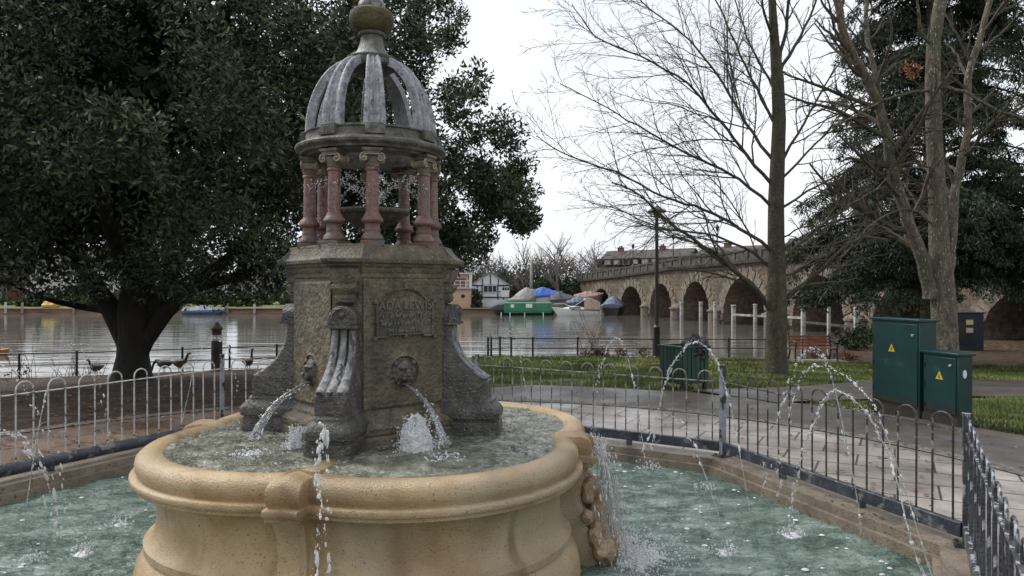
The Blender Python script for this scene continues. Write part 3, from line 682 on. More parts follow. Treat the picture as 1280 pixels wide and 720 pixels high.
# columns
col_prof = [(.05, 1.885), (.064, 1.888), (.069, 1.90), (.064, 1.918), (.05, 1.935), (.047, 1.945), (.05, 1.955), (.047, 1.962), (.046, 1.985), (.05, 1.995), (.062, 2.00), (.0675, 2.012), (.065, 2.025), (.056, 2.035), (.0475, 2.05), (.044, 2.06)]
for k in range(4):
    for s in (-1, 1):
        t = k*math.pi/2+s*R(17.5); x, y = .40*math.cos(t), .40*math.sin(t)
        mb = MB(); mb.lathe([(.040, 2.055), (.0395, 2.15), (.0375, 2.30), (.037, 2.315), (.044, 2.318), (.046, 2.326), (.043, 2.333), (.038, 2.336), (.039, 2.345)], 24, (x, y, 0))
        cl = mb.build('column', M['granite'], ftn)
        mb = MB(); mb.box((x, y, 1.8725), (.145, .145, .03), t); mb.lathe(col_prof, 24, (x, y, 0)); mb.build('column_base', M['redstone'], cl, bevel=.002)
        mb = MB(); mb.lathe([(.042, 2.342), (.044, 2.36), (.052, 2.385), (.058, 2.40)], 20, (x, y, 0)); mb.box((x, y, 2.427), (.108, .108, .018), t)
        mb.box((x, y, 2.443), (.125, .125, .016), t)
        cl_ = cl; dr_, dt_ = Vector((math.cos(t), math.sin(t), 0)), Vector((-math.sin(t), math.cos(t), 0)); o0 = Vector((x, y, 0)); vo = MB()
        for sr in (-1, 1):
            for st_ in (-1, 1):
                c0 = o0+dt_*st_*.050+dr_*sr*.046; pts = []
                for w in range(18):
                    b_ = w/17*2.7*math.pi; ra = .027*(1-w/21); pts.append(c0+dt_*(-st_*ra*math.sin(b_)*-1)+Vector((0, 0, 2.392+ra*math.cos(b_))))
                vo.tube(pts, [.0075*(1-w/32) for w in range(18)], 6); vo.ball(c0+Vector((0, 0, 2.392)), .008, n=6, m=4)
                vo.tube([o0+dt_*st_*.050+dr_*sr*.04+Vector((0, 0, 2.392)), o0+dt_*st_*.050-dr_*sr*.0+Vector((0, 0, 2.392))], .022, 10)
            vo.beam(o0+dt_*-.05+dr_*sr*.044+Vector((0, 0, 2.415)), o0+dt_*.05+dr_*sr*.044+Vector((0, 0, 2.415)), .014, .01)
        cpo = mb.build('capital', M['capstone'], cl); vo.build('volutes', M['volute'], cpo)
# entablature ring + dome
mb = MB()
RO = [(.30, 2.45), (.415, 2.45), (.42, 2.458), (.455, 2.464), (.462, 2.478), (.478, 2.482), (.492, 2.492), (.495, 2.506), (.49, 2.514), (.466, 2.524), (.45, 2.53), (.448, 2.536), (.435, 2.54), (.43, 2.555), (.43, 2.585), (.44, 2.592), (.44, 2.60), (.425, 2.606), (.37, 2.606), (.37, 2.54), (.30, 2.53), (.30, 2.45)]
mb.lathe(RO, 96, cap=False); ring = mb.build('entablature', M['ringstone'], ftn, ang=30)
domeR = lambda z: None
def rib_pt(t):  # t 0..1 from bottom to top: (r,z) on a slightly pointed curve
    a = t*R(76); return (.075+.345*math.cos(a)**.95, 2.60+.50*math.sin(a)/math.sin(R(76))*(1-.0*t))
for k in range(4):
    for s in (-1, 1):
        t0 = k*math.pi/2+s*R(17.5+2.0)
        Mr = Matrix.Rotation(t0, 4, 'Z'); mb = MB(); rs = []
        for i in range(19):
            u = i/18; r, z = rib_pt(u); r2, z2 = rib_pt(min(1, u+.01)); r1, z1 = rib_pt(max(0, u-.01))
            tx, tz = r2-r1, z2-z1; L_ = math.hypot(tx, tz); nx, nz_ = tz/L_, -tx/L_
            w = .070-.034*u; ring_ = []
            for y, o in ((-1, -.05), (-1, 0), (-.86, .006), (-.6, .004), (-.45, -.008), (-.15, -.010), (0, .004), (.15, -.010), (.45, -.008), (.6, .004), (.86, .006), (1, 0), (1, -.05)):
                ring_.append((r+nx*o, y*w, z+nz_*o))
            rs.append(ring_)
        mb.rings(rs, True, Mr); mb.build('dome_rib', M['ribstone'], ftn, ang=40)
        mb = MB(); mb.box((.432, 0, 2.565), (.05, .12, .055), M=Mr); mb.box((.43, 0, 2.60), (.04, .105, .016), M=Mr); mb.build('rib_foot', M['ringstone'], ring, bevel=.003)
mb = MB(); mb.lathe([(.0, 3.0), (.06, 3.005), (.10, 3.025), (.125, 3.055), (.158, 3.06), (.168, 3.07), (.170, 3.088), (.16, 3.098), (.163, 3.106), (.166, 3.118), (.150, 3.13), (.118, 3.145), (.095, 3.175), (.080, 3.215), (.073, 3.25), (.071, 3.27), (.086, 3.275), (.09, 3.285), (.086, 3.295), (.07, 3.298)], 40)
cro = mb.build('dome_crown', M['ringstone'], ftn, ang=30)
mb = MB(); mb.lathe([(.07, 3.296), (.09, 3.302), (.12, 3.322), (.138, 3.345), (.147, 3.372), (.148, 3.40), (.142, 3.425), (.125, 3.44), (.105, 3.445), (.09, 3.446)], 40); fin = mb.build('finial', M['moss'], ftn)
mb = MB(); mb.lathe([(.088, 3.444), (.092, 3.46), (.088, 3.49), (.075, 3.51), (.064, 3.513)], 32); mb.build('finial_neck', M['leadstone'], fin)
mb = MB(); mb.lathe([(.062, 3.511), (.068, 3.525), (.05, 3.56), (.03, 3.62), (.034, 3.65), (.02, 3.70), (.004, 3.78)], 24); mb.build('finial_spike', M['verd'], fin)
# inner bowl
mb = MB(); mb.lathe([(.10, 1.858), (.10, 1.88), (.045, 1.90), (.035, 1.95), (.045, 1.985), (.08, 2.0), (.15, 2.035), (.21, 2.07), (.225, 2.085), (.245, 2.09), (.252, 2.105), (.245, 2.118), (.225, 2.118), (.215, 2.10), (.10, 2.06), (.0, 2.05)], 40); mb.build('inner_bowl', M['stone'], ftn, ang=35)
mb = MB(); mb.lathe([(.30, 2.49), (.25, 2.52), (.0, 2.53)], 40); 

# ------------------------------------------------------------------ FENCE
M['hoopmats'] = [M['white_metal'], M['mid_metal'], M['dark_metal'], M['streaky']]
def fence_panel(a, b, label, m_hoop, m_beam, phase=.5, zr=.69, lod=True, n=None, beam_r=False):
    a = Vector(a); b = Vector(b); L_ = (b-a).length; ang = math.atan2(b.y-a.y, b.x-a.x)
    t = thing('hoop_top_fence', label, 'fence', (a.x, a.y, .035), ang, 'hoop topped railing panels around the fountain pool')
    mb = MB(); mb.box((L_/2, 0, zr), (L_-.05, .028, .008)); mb.build('top_rail', m_hoop, t)
    mb = MB()
    if beam_r: mb.tube([(.03, 0, .085), (L_-.03, 0, .085)], .052, 16)
    else: mb.box((L_/2, 0, .09), (L_-.06, .05, .09))
    k = int(L_/1.1)
    for i in range(1, k+1): mb.box((L_*i/(k+1), 0, .022), (.05, .045, .046))
    mb.build('bottom_rail', m_beam, t, bevel=.006)
    n = n or int(round((L_-.1)/.255)); pitch = (L_-.08)/n; hw = pitch*.27; proto = None
    mb = MB(); pts = [(-hw, 0, .125), (-hw, 0, .72)]+[(-hw*math.cos(math.pi*q/10), 0, .722+.066*math.sin(math.pi*q/10)) for q in range(11)]+[(hw, 0, .72), (hw, 0, .125)]
    mb.tube(pts, .0068, 8)
    me = None
    for i in range(n):
        if me is None: o = mb.build('hoop', m_hoop, t); me = o.data
        else:
            o = bpy.data.objects.new('hoop', me); COL.objects.link(o); o.parent = t
        o.location = (.04+pitch*(i+phase), 0, random.uniform(-.002, .002)); o.rotation_euler = (0, random.uniform(-.006, .006), random.uniform(-.05, .05))
    return t
def fence_post(p, label, m, ang, h=.80, w=.055):
    t = thing('fence_post', label, 'post', (p[0], p[1], .035), ang, 'posts at the corners of the hoop topped fence')
    mb = MB(); mb.box((0, 0, h/2), (w, w*.75, h)); mb.box((0, 0, h+.004), (w+.006, w*.75+.006, .008)); mb.build('shaft', m, t, bevel=.003)
    mb = MB(); mb.box((0, 0, .006), (.15, .12, .012)); 
    for s in (-1, 1): mb.lathe([(.012, .012), (.012, .026)], 6, (s*.055, .04, 0)); mb.lathe([(.012, .012), (.012, .026)], 6, (s*.055, -.04, 0))
    mb.build('base_plate', M['dark_metal'], t)
fence_panel(OCT[0], OCT[1], 'dark brown hoop topped panel in front of the green cabinets, right of the chipped post', M['dark_metal'], M['navy'])
fence_panel(OCT[1], OCT[2], 'patchy grey hoop topped panel between the basin and the chipped blue grey post', M['mid_metal'], M['navy'])
fence_panel(OCT[2], OCT[3], 'hoop topped panel running behind the stone pedestal to the blue post', M['white_metal'], M['navy'])
fence_panel(OCT[3], OCT[4], 'pale worn hoop topped panel in front of the dark evergreen trunk', M['white_metal'], M['navy'], beam_r=True)
fence_panel(OCT[7], OCT[0], 'black chipped panel running towards the viewer at the right edge, seen end on', M['streaky'], M['streaky'])
fence_post(OCT[0], 'black and silver chipped post at the right corner, in front of the small green cabinet', M['streaky'], R(-25), h=.8)
fence_post(OCT[1], 'chipped blue grey post at the fence corner below the litter bin', M['post_blue'], R(35), h=.84)
fence_post(OCT[2], 'corner post hidden mostly behind the stone pedestal', M['post_blue'], R(75), h=.8)
fence_post(OCT[3], 'pale blue painted post left of the pedestal, right of the evergreen trunk', M['post_blue'], R(120), h=.84)

# ------------------------------------------------------------------ leaves helper
rng = np.random.default_rng(11)
def leaf_cloud(name, centers, sizes, per, ls, mat_, parent=None, up=.3, aspect=.4, radial=True, droop=0.0, flat=1.0):
    """rhombus leaves scattered round clump centres"""
    C = np.repeat(np.array(centers), per, axis=0); Sz = np.repeat(np.array(sizes), per)
    N = len(C); d = rng.normal(size=(N, 3)); d /= np.linalg.norm(d, axis=1)[:, None]
    rr = rng.random(N)**(.5); off = d*(Sz*rr)[:, None]; off[:, 2] *= flat
    pos = C+off
    ax = d*.9+rng.normal(size=(N, 3))*.7; ax[:, 2] += up-droop; ax /= np.linalg.norm(ax, axis=1)[:, None]
    q = rng.normal(size=(N, 3)); q[:, 2] *= .6; sd = np.cross(ax, q); sd /= np.linalg.norm(sd, axis=1)[:, None]
    l = ls*(.6+.8*rng.random(N))[:, None]; w = l*aspect*.5
    V = np.stack([pos-ax*l*.5, pos+sd*w, pos+ax*l*.5, pos-sd*w], axis=1).reshape(-1, 3)
    Fq = np.arange(N*4).reshape(-1, 4)
    if parent is not None:
        V = V-np.array(parent.location)
    return npmesh(name, V, Fq, mat_, parent)

# ------------------------------------------------------------------ EVERGREEN
def evergreen():
    bx, by = X(165, 16.5), 16.5; bz = gz(bx, by)
    t = thing('evergreen_tree', 'huge dark evergreen tree with broad crown overhanging the river, left of the fountain', 'tree', (bx, by, bz))
    mb = MB()
    def br(p, r, n=10): mb.tube(p, r, n)
    pp = lambda px, py, Y=16.5: P(px, py, Y)
    base = [(0.95, -.15), (.62, .12), (.50, .5)]
    mb.tube([(bx, by, bz-.2), (bx, by, bz+.12), (bx+.02, by, bz+.55), (bx+.03, by, bz+1.0), (bx+.1, by, bz+1.55), (bx+.15, by, bz+2.4), (bx+.1, by, bz+5), (bx+.4, by-.3, bz+8.5)], [.60, .43, .345, .33, .40, .34, .26, .12], 18)
    br([pp(165, 452), pp(158, 425), pp(141, 388), pp(112, 350), pp(80, 290, 15.5), pp(40, 200, 15)], [.22, .24, .24, .20, .15, .08])
    br([pp(132, 386), pp(105, 384), pp(70, 377, 16), pp(40, 368, 15.5), pp(5, 350, 15)], [.12, .08, .06, .04, .03])
    br([pp(168, 455), pp(182, 425), pp(207, 390), pp(240, 360), pp(290, 320, 15.5), pp(350, 250, 15)], [.2, .2, .19, .15, .12, .07])
    br([pp(176, 400), pp(195, 378), pp(215, 340), pp(260, 250, 17)], [.22, .18, .15, .1])
    br([pp(190, 414), pp(200, 395), pp(197, 380)], [.1, .1, .08])
    br([pp(240, 360), pp(300, 345, 16), pp(380, 310, 15.5), pp(450, 240, 15.5), pp(510, 200, 15.5)], [.13, .11, .09, .06, .02])
    br([pp(380, 310, 15.5), pp(460, 300), pp(530, 262)], [.08, .05, .02])
    br([pp(180, 200), pp(300, 120), pp(420, 60), pp(470, 20)], [.2, .14, .08, .03])
    random.seed(21); cs = []; sz = []
    T = mb
    k = 0
    tw = MB()
    while k < 1450:
        u = Vector((random.gauss(0, 1), random.gauss(0, 1), random.gauss(0, 1))).normalized(); rr = random.random()**.38
        p = Vector((-7.0+8.3*u.x*rr, 15.3+5.4*u.y*rr, 5.9+4.85*u.z*rr))
        sx_ = 640+F*p.x/p.y; sy = 360-F*(p.z-1.6)/p.y
        # trim to the outline seen in the photo
        lim_b = 372 if sx_ < 330 else 372-(sx_-330)*.13
        if sy > lim_b-6: continue
        edge = 680 if 200 < sy < 300 else (662 if sy > 130 else 612 if sy > 60 else 590)
        if sy > 300: edge = 665-(sy-300)*1.0
        if sx_ > edge-14: continue
        if sx_ > 455 and random.random() < .30+.12*(sy < 150): continue
        if mnoise.noise((p.x*.55, p.y*.4, p.z*.55)) < (-.20 if sx_ < 440 else -.36): continue
        if sx_ < -260 and random.random() < .6: continue
        cs.append(p); sz.append(random.uniform(.35, .7)*(1 if sx_ < 480 else .66)); k += 1
        if sx_ > 400 and random.random() < .45:
            q = Vector((-3.6, 15.6, 3.8 if p.z < 5.2 else 6.0)); m_ = p.lerp(q, .5)+Vector((random.uniform(-.3, .3), random.uniform(-.3, .3), random.uniform(-.3, .3)))
            tw.tube([q, q.lerp(m_, .6)+Vector((0, 0, random.uniform(-.2, .2))), m_, p], [.025, .018, .012, .004], 5)
    for i in range(125):
        sx_ = random.uniform(455, 664); sy = random.uniform(205, 338-max(0, sx_-560)*.42); cs.append(P(sx_, sy, random.uniform(14.2, 17))); sz.append(random.uniform(.22, .42))
    # the sunlit bough that hangs forward on the left, made of larger near clumps
    for i in range(30):
        sx_, sy = random.uniform(-20, 190), random.uniform(105, 190); sy += max(0, (sx_-60))*.25
        cs.append(P(sx_, sy, random.uniform(9.3, 10.2))); sz.append(random.uniform(.25, .45))
    br([pp(150, 330, 14), pp(120, 220, 12), pp(80, 160, 10.2), pp(20, 140, 9.8)], [.14, .1, .06, .03])
    mb.build('trunk', M['bark_dark'], t, world=True); tw.build('limbs', M['bark_dark'], t, world=True)
    # dense inner core so that the far side rarely shows
    leaf_cloud('crown', cs, sz, 215, .108, M['leaf_ever'], t, aspect=.36)
    cs2 = []; sz2 = []
    for i in range(150):
        u = Vector((random.gauss(0, 1), random.gauss(0, 1), random.gauss(0, 1))).normalized(); rr = random.random()**.5
        p = Vector((-9+4.9*u.x*rr, 15.8+2.6*u.y*rr, 5.7+3.9*u.z*rr)); 
        if 360-F*(p.z-1.6)/p.y > 330: continue
        cs2.append(p); sz2.append(.9)
    leaf_cloud('inner_foliage', cs2, sz2, 130, .3, M['leaf_ever'], t, aspect=.5)
evergreen()

# ------------------------------------------------------------------ bare trees
def limb_pts(p0, d, L_, n, curl, jit, rnd):
    pts = [Vector(p0)]; d = Vector(d).normalized()
    for i in range(n):
        d = (d+Vector((rnd.uniform(-jit, jit), rnd.uniform(-jit, jit), rnd.uniform(-jit, jit)+curl))).normalized(); pts.append(pts[-1]+d*L_/n)
    return pts
def along(pts, t):
    m = len(pts)-1; i = min(int(t*m), m-1); f = t*m-i; return pts[i].lerp(pts[i+1], f), (pts[i+1]-pts[i]).normalized()
def sprout(mb, pts, r0, r1, lvl, rnd, spec):
    """spec[lvl] = (count per metre, length fraction, angle, sides, steps)"""
    if lvl >= len(spec): return
    dens, lf, angd, sides, steps = spec[lvl][:5]
    Lp = sum((pts[i+1]-pts[i]).length for i in range(len(pts)-1)); cnt = max(2, int(dens*Lp)); sgn = 1
    for i in range(cnt):
        t = .12+.88*(i+rnd.random()*.6)/cnt
        if t > .99: continue
        p, d = along(pts, t); sgn = -sgn
        per = d.cross(Vector((rnd.uniform(-.5, .5), 1, rnd.uniform(-.5, .5)))).normalized()
        if rnd.random() < .35: per = d.cross(per).normalized()
        a = R(angd)*rnd.uniform(.7, 1.25); dd = (d*math.cos(a)+per*math.sin(a)*sgn)
        L_ = Lp*lf*(1-t*.62)*rnd.uniform(.6, 1.15); rr = (r0+(r1-r0)*t)*.52
        rr = max(rr, spec[-1][5] if len(spec[-1]) > 5 else (.0055 if lvl == 0 else .0038))
        q = limb_pts(p, dd, L_, steps, .01 if lvl == 0 else -.03, .19, rnd); re = max(rr*.3, .0026)
        mb.tube(q, [rr+(re-rr)*j/steps for j in range(steps+1)], sides, cap=False)
        sprout(mb, q, rr, re, lvl+1, rnd, spec)
def bare_tree(name, label, Y, trunk, stems, m_trunk, m_br, seed, twspec, group=None, extra=None):
    rnd = random.Random(seed)
    p0 = P(trunk[0][0], trunk[0][1], Y); p0.z = gz(p0.x, Y)
    t = thing(name, label, 'tree', tuple(p0), 0, group)
    mb = MB(); pts = [Vector((p0.x, Y, p0.z-.15)), Vector((p0.x, Y, p0.z+.12))]+[P(a, b, Y) for a, b, r in trunk[1:]]
    r = [trunk[0][2]*1.5, trunk[0][2]*1.08]+[c for a, b, c in trunk[1:]]
    mb.tube(pts, r, 16); mb.build('trunk', m_trunk, t, world=True)
    bb = MB(); tw = MB()
    for st in stems:
        pts = []; n = len(st['p']); dy = st.get('dy', rnd.uniform(-1.6, 1.6))
        for i, (a, b) in enumerate(st['p']):
            pts.append(P(a, b, Y+dy*i/(n-1)))
        # smooth by Catmull-Rom
        sm = []
        for i in range(n-1):
            a0 = pts[max(i-1, 0)]; a1 = pts[i]; a2 = pts[i+1]; a3 = pts[min(i+2, n-1)]
            for q in range(4):
                u = q/4; sm.append(.5*((2*a1)+(a2-a0)*u+(2*a0-5*a1+4*a2-a3)*u*u+(3*a1-a0-3*a2+a3)*u**3)+Vector((rnd.uniform(-.025, .025), 0, rnd.uniform(-.025, .025))))
        sm.append(pts[-1]); r0, r1 = st['r']; k = len(sm)
        bb.tube(sm, [r0+(r1-r0)*(i/(k-1))**.8 for i in range(k)], 9)
        sprout(tw, sm, r0, r1, 0, rnd, st.get('spec', twspec))
    bb.build('branches', m_trunk, t, world=True); tw.build('twigs', m_br, t, world=True)
    return t
tw1 = [(3.8, .52, 32, 5, 8), (5.4, .46, 34, 4, 6), (6.0, .5, 34, 3, 4), ]
T1 = [dict(p=[(968, 392), (935, 352), (890, 315), (845, 285), (800, 245), (765, 228)], r=(0.0629, 0.0140)),
      dict(p=[(970, 340), (930, 310), (880, 292), (825, 285), (770, 262), (725, 250)], r=(0.0370, 0.0070)),
      dict(p=[(970, 318), (925, 285), (880, 262), (830, 246), (770, 215), (700, 190), (670, 170)], r=(0.0444, 0.0084)),
      dict(p=[(970, 262), (925, 225), (875, 200), (810, 165), (760, 135), (700, 105)], r=(0.0407, 0.0084)),
      dict(p=[(970, 235), (935, 195), (900, 150), (860, 105), (800, 70), (745, 45), (715, 5)], r=(0.0444, 0.0084)),
      dict(p=[(970, 205), (930, 150), (895, 90), (850, 40), (800, 0), (760, -50)], r=(0.0407, 0.0084)),
      dict(p=[(972, 160), (945, 110), (920, 55), (895, 0), (870, -60)], r=(0.0370, 0.0105)),
      dict(p=[(972, 120), (945, 70), (925, 20), (905, -40)], r=(0.0333, 0.0105)),
      dict(p=[(974, 90), (1000, 45), (1020, 0), (1035, -50)], r=(0.0444, 0.0140)),
      dict(p=[(974, 75), (985, 20), (990, -40), (1000, -90)], r=(0.0444, 0.0210)),
      dict(p=[(968, 60), (955, 10), (940, -60)], r=(0.0370, 0.0140)),
      dict(p=[(975, 205), (1005, 155), (1030, 110), (1060, 60), (1075, 10)], r=(0.0370, 0.0084)),
      dict(p=[(976, 225), (1020, 180), (1055, 140), (1090, 115)], r=(0.0333, 0.0070)),
      dict(p=[(975, 262), (1020, 232), (1070, 212), (1120, 200)], r=(0.0333, 0.0070)),
      dict(p=[(976, 330), (1015, 290), (1055, 262), (1100, 225), (1130, 190)], r=(0.0407, 0.0084)),
      dict(p=[(978, 350), (1010, 330), (1050, 320), (1090, 290), (1130, 270)], r=(0.0370, 0.0070)),
      dict(p=[(980, 375), (1015, 348), (1045, 318), (1075, 298), (1110, 300)], r=(0.0666, 0.0175)),
      dict(p=[(974, 300), (1000, 285), (1035, 280), (1070, 262)], r=(0.0222, 0.0056))]
bare_tree('bare_tree', 'leafless tree with mossy straight trunk and wide fanning branches on the lawn beside the bench', 16, [(970, 466, .24), (970, 430, .225), (971, 390, .22), (971, 350, .20), (970, 300, .18), (970, 250, .17), (972, 200, .155), (974, 150, .145), (972, 100, .135), (968, 50, .10), (965, 0, .08), (960, -60, .06), (958, -120, .03)],
          T1, M['bark_moss'], M['twig'], 4, tw1)
tw2 = [(2.3, .42, 48, 5, 8), (5.2, .48, 38, 4, 6), (6.2, .5, 36, 3, 4)]
T2 = [dict(p=[(1163, 372), (1155, 330), (1135, 275), (1118, 225), (1110, 180), (1098, 130), (1080, 90), (1060, 55), (1046, 0), (1040, -50)], r=(.165, .075), dy=-.6),
      dict(p=[(1104, 155), (1096, 100), (1085, 50), (1082, 0), (1078, -60)], r=(.075, .04), dy=.5),
      dict(p=[(1185, 352), (1190, 300), (1192, 250), (1203, 200), (1210, 150), (1210, 100), (1225, 50), (1238, 0), (1245, -50)], r=(.125, .06), dy=.4),
      dict(p=[(1168, 112), (1130, 118), (1095, 130), (1060, 150), (1030, 165)], r=(.04, .012), dy=-1),
      dict(p=[(1172, 108), (1205, 115), (1240, 135), (1285, 150), (1330, 160)], r=(.05, .02), dy=-1),
      dict(p=[(1165, 210), (1130, 205), (1095, 235), (1060, 255)], r=(.03, .008), dy=-1.5),
      dict(p=[(1180, 200), (1215, 185), (1255, 190), (1300, 170)], r=(.03, .01), dy=-1),
      dict(p=[(1165, 60), (1150, 30), (1145, -20)], r=(.05, .02), dy=-.5),
      dict(p=[(1165, 280), (1140, 262), (1105, 270), (1070, 300), (1050, 325)], r=(.028, .008), dy=-1.2)]
bare_tree('bare_tree', 'forked leafless tree with pale brown trunk rising behind the green cabinets', 17, [(1182, 462, .30), (1181, 430, .29), (1180, 390, .275), (1177, 350, .265), (1174, 310, .225), (1172, 250, .195), (1169, 200, .18), (1167, 150, .175), (1166, 100, .165), (1167, 50, .15), (1176, 0, .135), (1182, -60, .12)],
          T2, M['bark_pale'], M['twig'], 9, tw2)
# cluster of rusty leaves caught in the forked tree
leaf_cloud('rust_leaf_cluster', [P(1138, 86, 16.2), P(1144, 92, 16.2), P(1132, 84, 16.3)], [.22, .18, .14], 45, .09, M['leaf_rust'])
o = bpy.data.objects['rust_leaf_cluster']; tag(o, 'small cluster of rusty dead leaves caught in the forked tree', 'leaves')

# ------------------------------------------------------------------ conifer
def conifer():
    bx, by = X(1168, 23), 23.0; bz = gz(bx, by)
    t = thing('conifer_tree', 'tall dark conifer with drooping shaggy boughs behind the forked bare tree', 'tree', (bx, by, bz))
    mb = MB(); mb.tube([(bx, by, bz-.2), (bx, by, bz+1.2), (bx, by, 5), (bx, by, 15), (bx, by, 21)], [.5, .4, .33, .15, .03], 14)
    bo = MB(); rnd = random.Random(5); cs = []; sz = []
    for i in range(275):
        z = 1.5+17*(i/215) if i < 215 else rnd.uniform(1.6, 4.6); a = rnd.uniform(0, 2*math.pi)
        rad = (4.0-.115*(z-1.5))*rnd.uniform(.72, 1.08)
        if z < 5: rad = (4.2 if i < 215 else 4.9)*rnd.uniform(.7, 1.05)
        if rad < .5: continue
        pts = []
        for q in range(7):
            u = q/6; r = rad*u; zz = z+.5*math.sin(u*2.6)-1.15*u*u+(.5 if z > 6 else .15)
            pts.append(Vector((bx+r*math.cos(a), by+r*math.sin(a)*.9, max(zz, .75))))
        bo.tube(pts, [.06*(1-u/7.5) for u in range(7)], 5)
        for q in range(14):
            p, d = along(pts, .22+.78*q/14); side = Vector((-math.sin(a), math.cos(a), 0))
            for s in (-1, 0, 1):
                c_ = p+side*s*rnd.uniform(.15, .5)*(1-.3*q/14)+Vector((0, 0, -rnd.uniform(.0, .28)))
                if rnd.random() < .16: continue
                cs.append(c_); sz.append(rnd.uniform(.14, .30))
    mb.build('trunk', M['bark_pale'], t, world=True); bo.build('branches', M['bark_dark'], t, world=True)
    leaf_cloud('crown', cs, sz, 42, .14, M['leaf_con'], t, up=0, droop=1.1, aspect=.24, flat=.8)
conifer()

# ------------------------------------------------------------------ BRIDGE
ASH = (.20, .155, .105)
M['ashlar'] = None
def ashlar_mat(name, c1, c2, mortar, bw=.75, rh=.36, stain=(.05, .045, .035)):
    m = bpy.data.materials.new(name); m.use_nodes = True; t = m.node_tree; L = t.links; b = t.nodes['Principled BSDF']; b.inputs['Roughness'].default_value = .85
    c = t.nodes.new('ShaderNodeTexCoord'); mpn = t.nodes.new('ShaderNodeMapping'); mpn.inputs['Rotation'].default_value = (R(90), 0, 0); L.new(c.outputs['Object'], mpn.inputs[0])
    # local x along the wall, local z up -> use (x, z)
    sx = t.nodes.new('ShaderNodeSeparateXYZ'); cb = t.nodes.new('ShaderNodeCombineXYZ'); L.new(c.outputs['Object'], sx.inputs[0]); L.new(sx.outputs[0], cb.inputs[0]); L.new(sx.outputs[2], cb.inputs[1])
    br = t.nodes.new('ShaderNodeTexBrick'); br.inputs['Scale'].default_value = 1; br.inputs['Brick Width'].default_value = bw; br.inputs['Row Height'].default_value = rh; br.inputs['Mortar Size'].default_value = .018
    br.inputs['Color1'].default_value = (*c1, 1); br.inputs['Color2'].default_value = (*c2, 1); br.inputs['Mortar'].default_value = (*mortar, 1); L.new(cb.outputs[0], br.inputs['Vector'])
    n = t.nodes.new('ShaderNodeTexNoise'); n.inputs['Scale'].default_value = .9; n.inputs['Detail'].default_value = 9; n.inputs['Roughness'].default_value = .7; L.new(c.outputs['Object'], n.inputs['Vector'])
    mr = t.nodes.new('ShaderNodeMapRange'); mr.inputs[1].default_value = .45; mr.inputs[2].default_value = .68; L.new(n.outputs['Fac'], mr.inputs[0])
    mm = t.nodes.new('ShaderNodeMixRGB'); L.new(mr.outputs[0], mm.inputs[0]); L.new(br.outputs[0], mm.inputs[1]); mm.inputs[2].default_value = (*stain, 1)
    n2 = t.nodes.new('ShaderNodeTexNoise'); n2.inputs['Scale'].default_value = 4; n2.inputs['Detail'].default_value = 6; L.new(c.outputs['Object'], n2.inputs['Vector'])
    r2 = t.nodes.new('ShaderNodeValToRGB'); r2.color_ramp.elements[0].position = .35; r2.color_ramp.elements[0].color = (.55, .52, .5, 1); r2.color_ramp.elements[1].position = .65; r2.color_ramp.elements[1].color = (1.2, 1.2, 1.2, 1); L.new(n2.outputs['Fac'], r2.inputs[0])
    m3 = t.nodes.new('ShaderNodeMixRGB'); m3.blend_type = 'MULTIPLY'; m3.inputs[0].default_value = .9; L.new(mm.outputs[0], m3.inputs[1]); L.new(r2.outputs[0], m3.inputs[2])
    L.new(m3.outputs[0], b.inputs['Base Color'])
    bp = t.nodes.new('ShaderNodeBump'); bp.inputs['Strength'].default_value = .7; bp.inputs['Distance'].default_value = .05; L.new(n2.outputs['Fac'], bp.inputs['Height']); L.new(bp.outputs[0], b.inputs['Normal'])
    return m
M['ashlar'] = ashlar_mat('bridge_ashlar', (.135, .10, .068), (.20, .152, .105), (.07, .056, .04), stain=(.055, .046, .038))
M['brick_soffit'] = ashlar_mat('bridge_brick_soffit', (.25, .165, .12), (.33, .23, .17), (.18, .14, .11), .23, .08, (.13, .10, .08))
M['voussoir'] = mat('voussoir_stone', [(.08, .065, .05), (.18, .145, .11), (.29, .24, .18)], 4.5, .85, .6, 14)
M['dark_stone'] = mat('sooty_stone', [(.03, .027, .022), (.07, .062, .05), (.12, .105, .085)], 2.5, .9, .6, 14)
bang = math.atan2(BD.y, BD.x)
brg = thing('bridge', 'old stone arched road bridge with solid parapet crossing the river', 'bridge', (BASE.x, BASE.y, 0), bang)
# local: x along the bridge (far -> near), local +y = to the camera-right/back? choose sign below
UL = BL
arches = [(-.245, -.075), (.004, .171), (.219, .357), (.410, .549), (.606, .771), (.857, 1.0), (1.062, 1.205), (1.262, 1.40), (1.47, 1.62)]
tops = [1.55, 1.78, 2.02, 2.16, 2.38, 2.42, 1.75, 1.55, 1.3]
def cornz(u):
    xs = [-.4, 0, .36, .75, 1.05, 1.4, 1.8]; ys = [2.35, 2.72, 3.2, 3.42, 3.38, 3.1, 2.8]
    return float(np.interp(u, xs, ys))
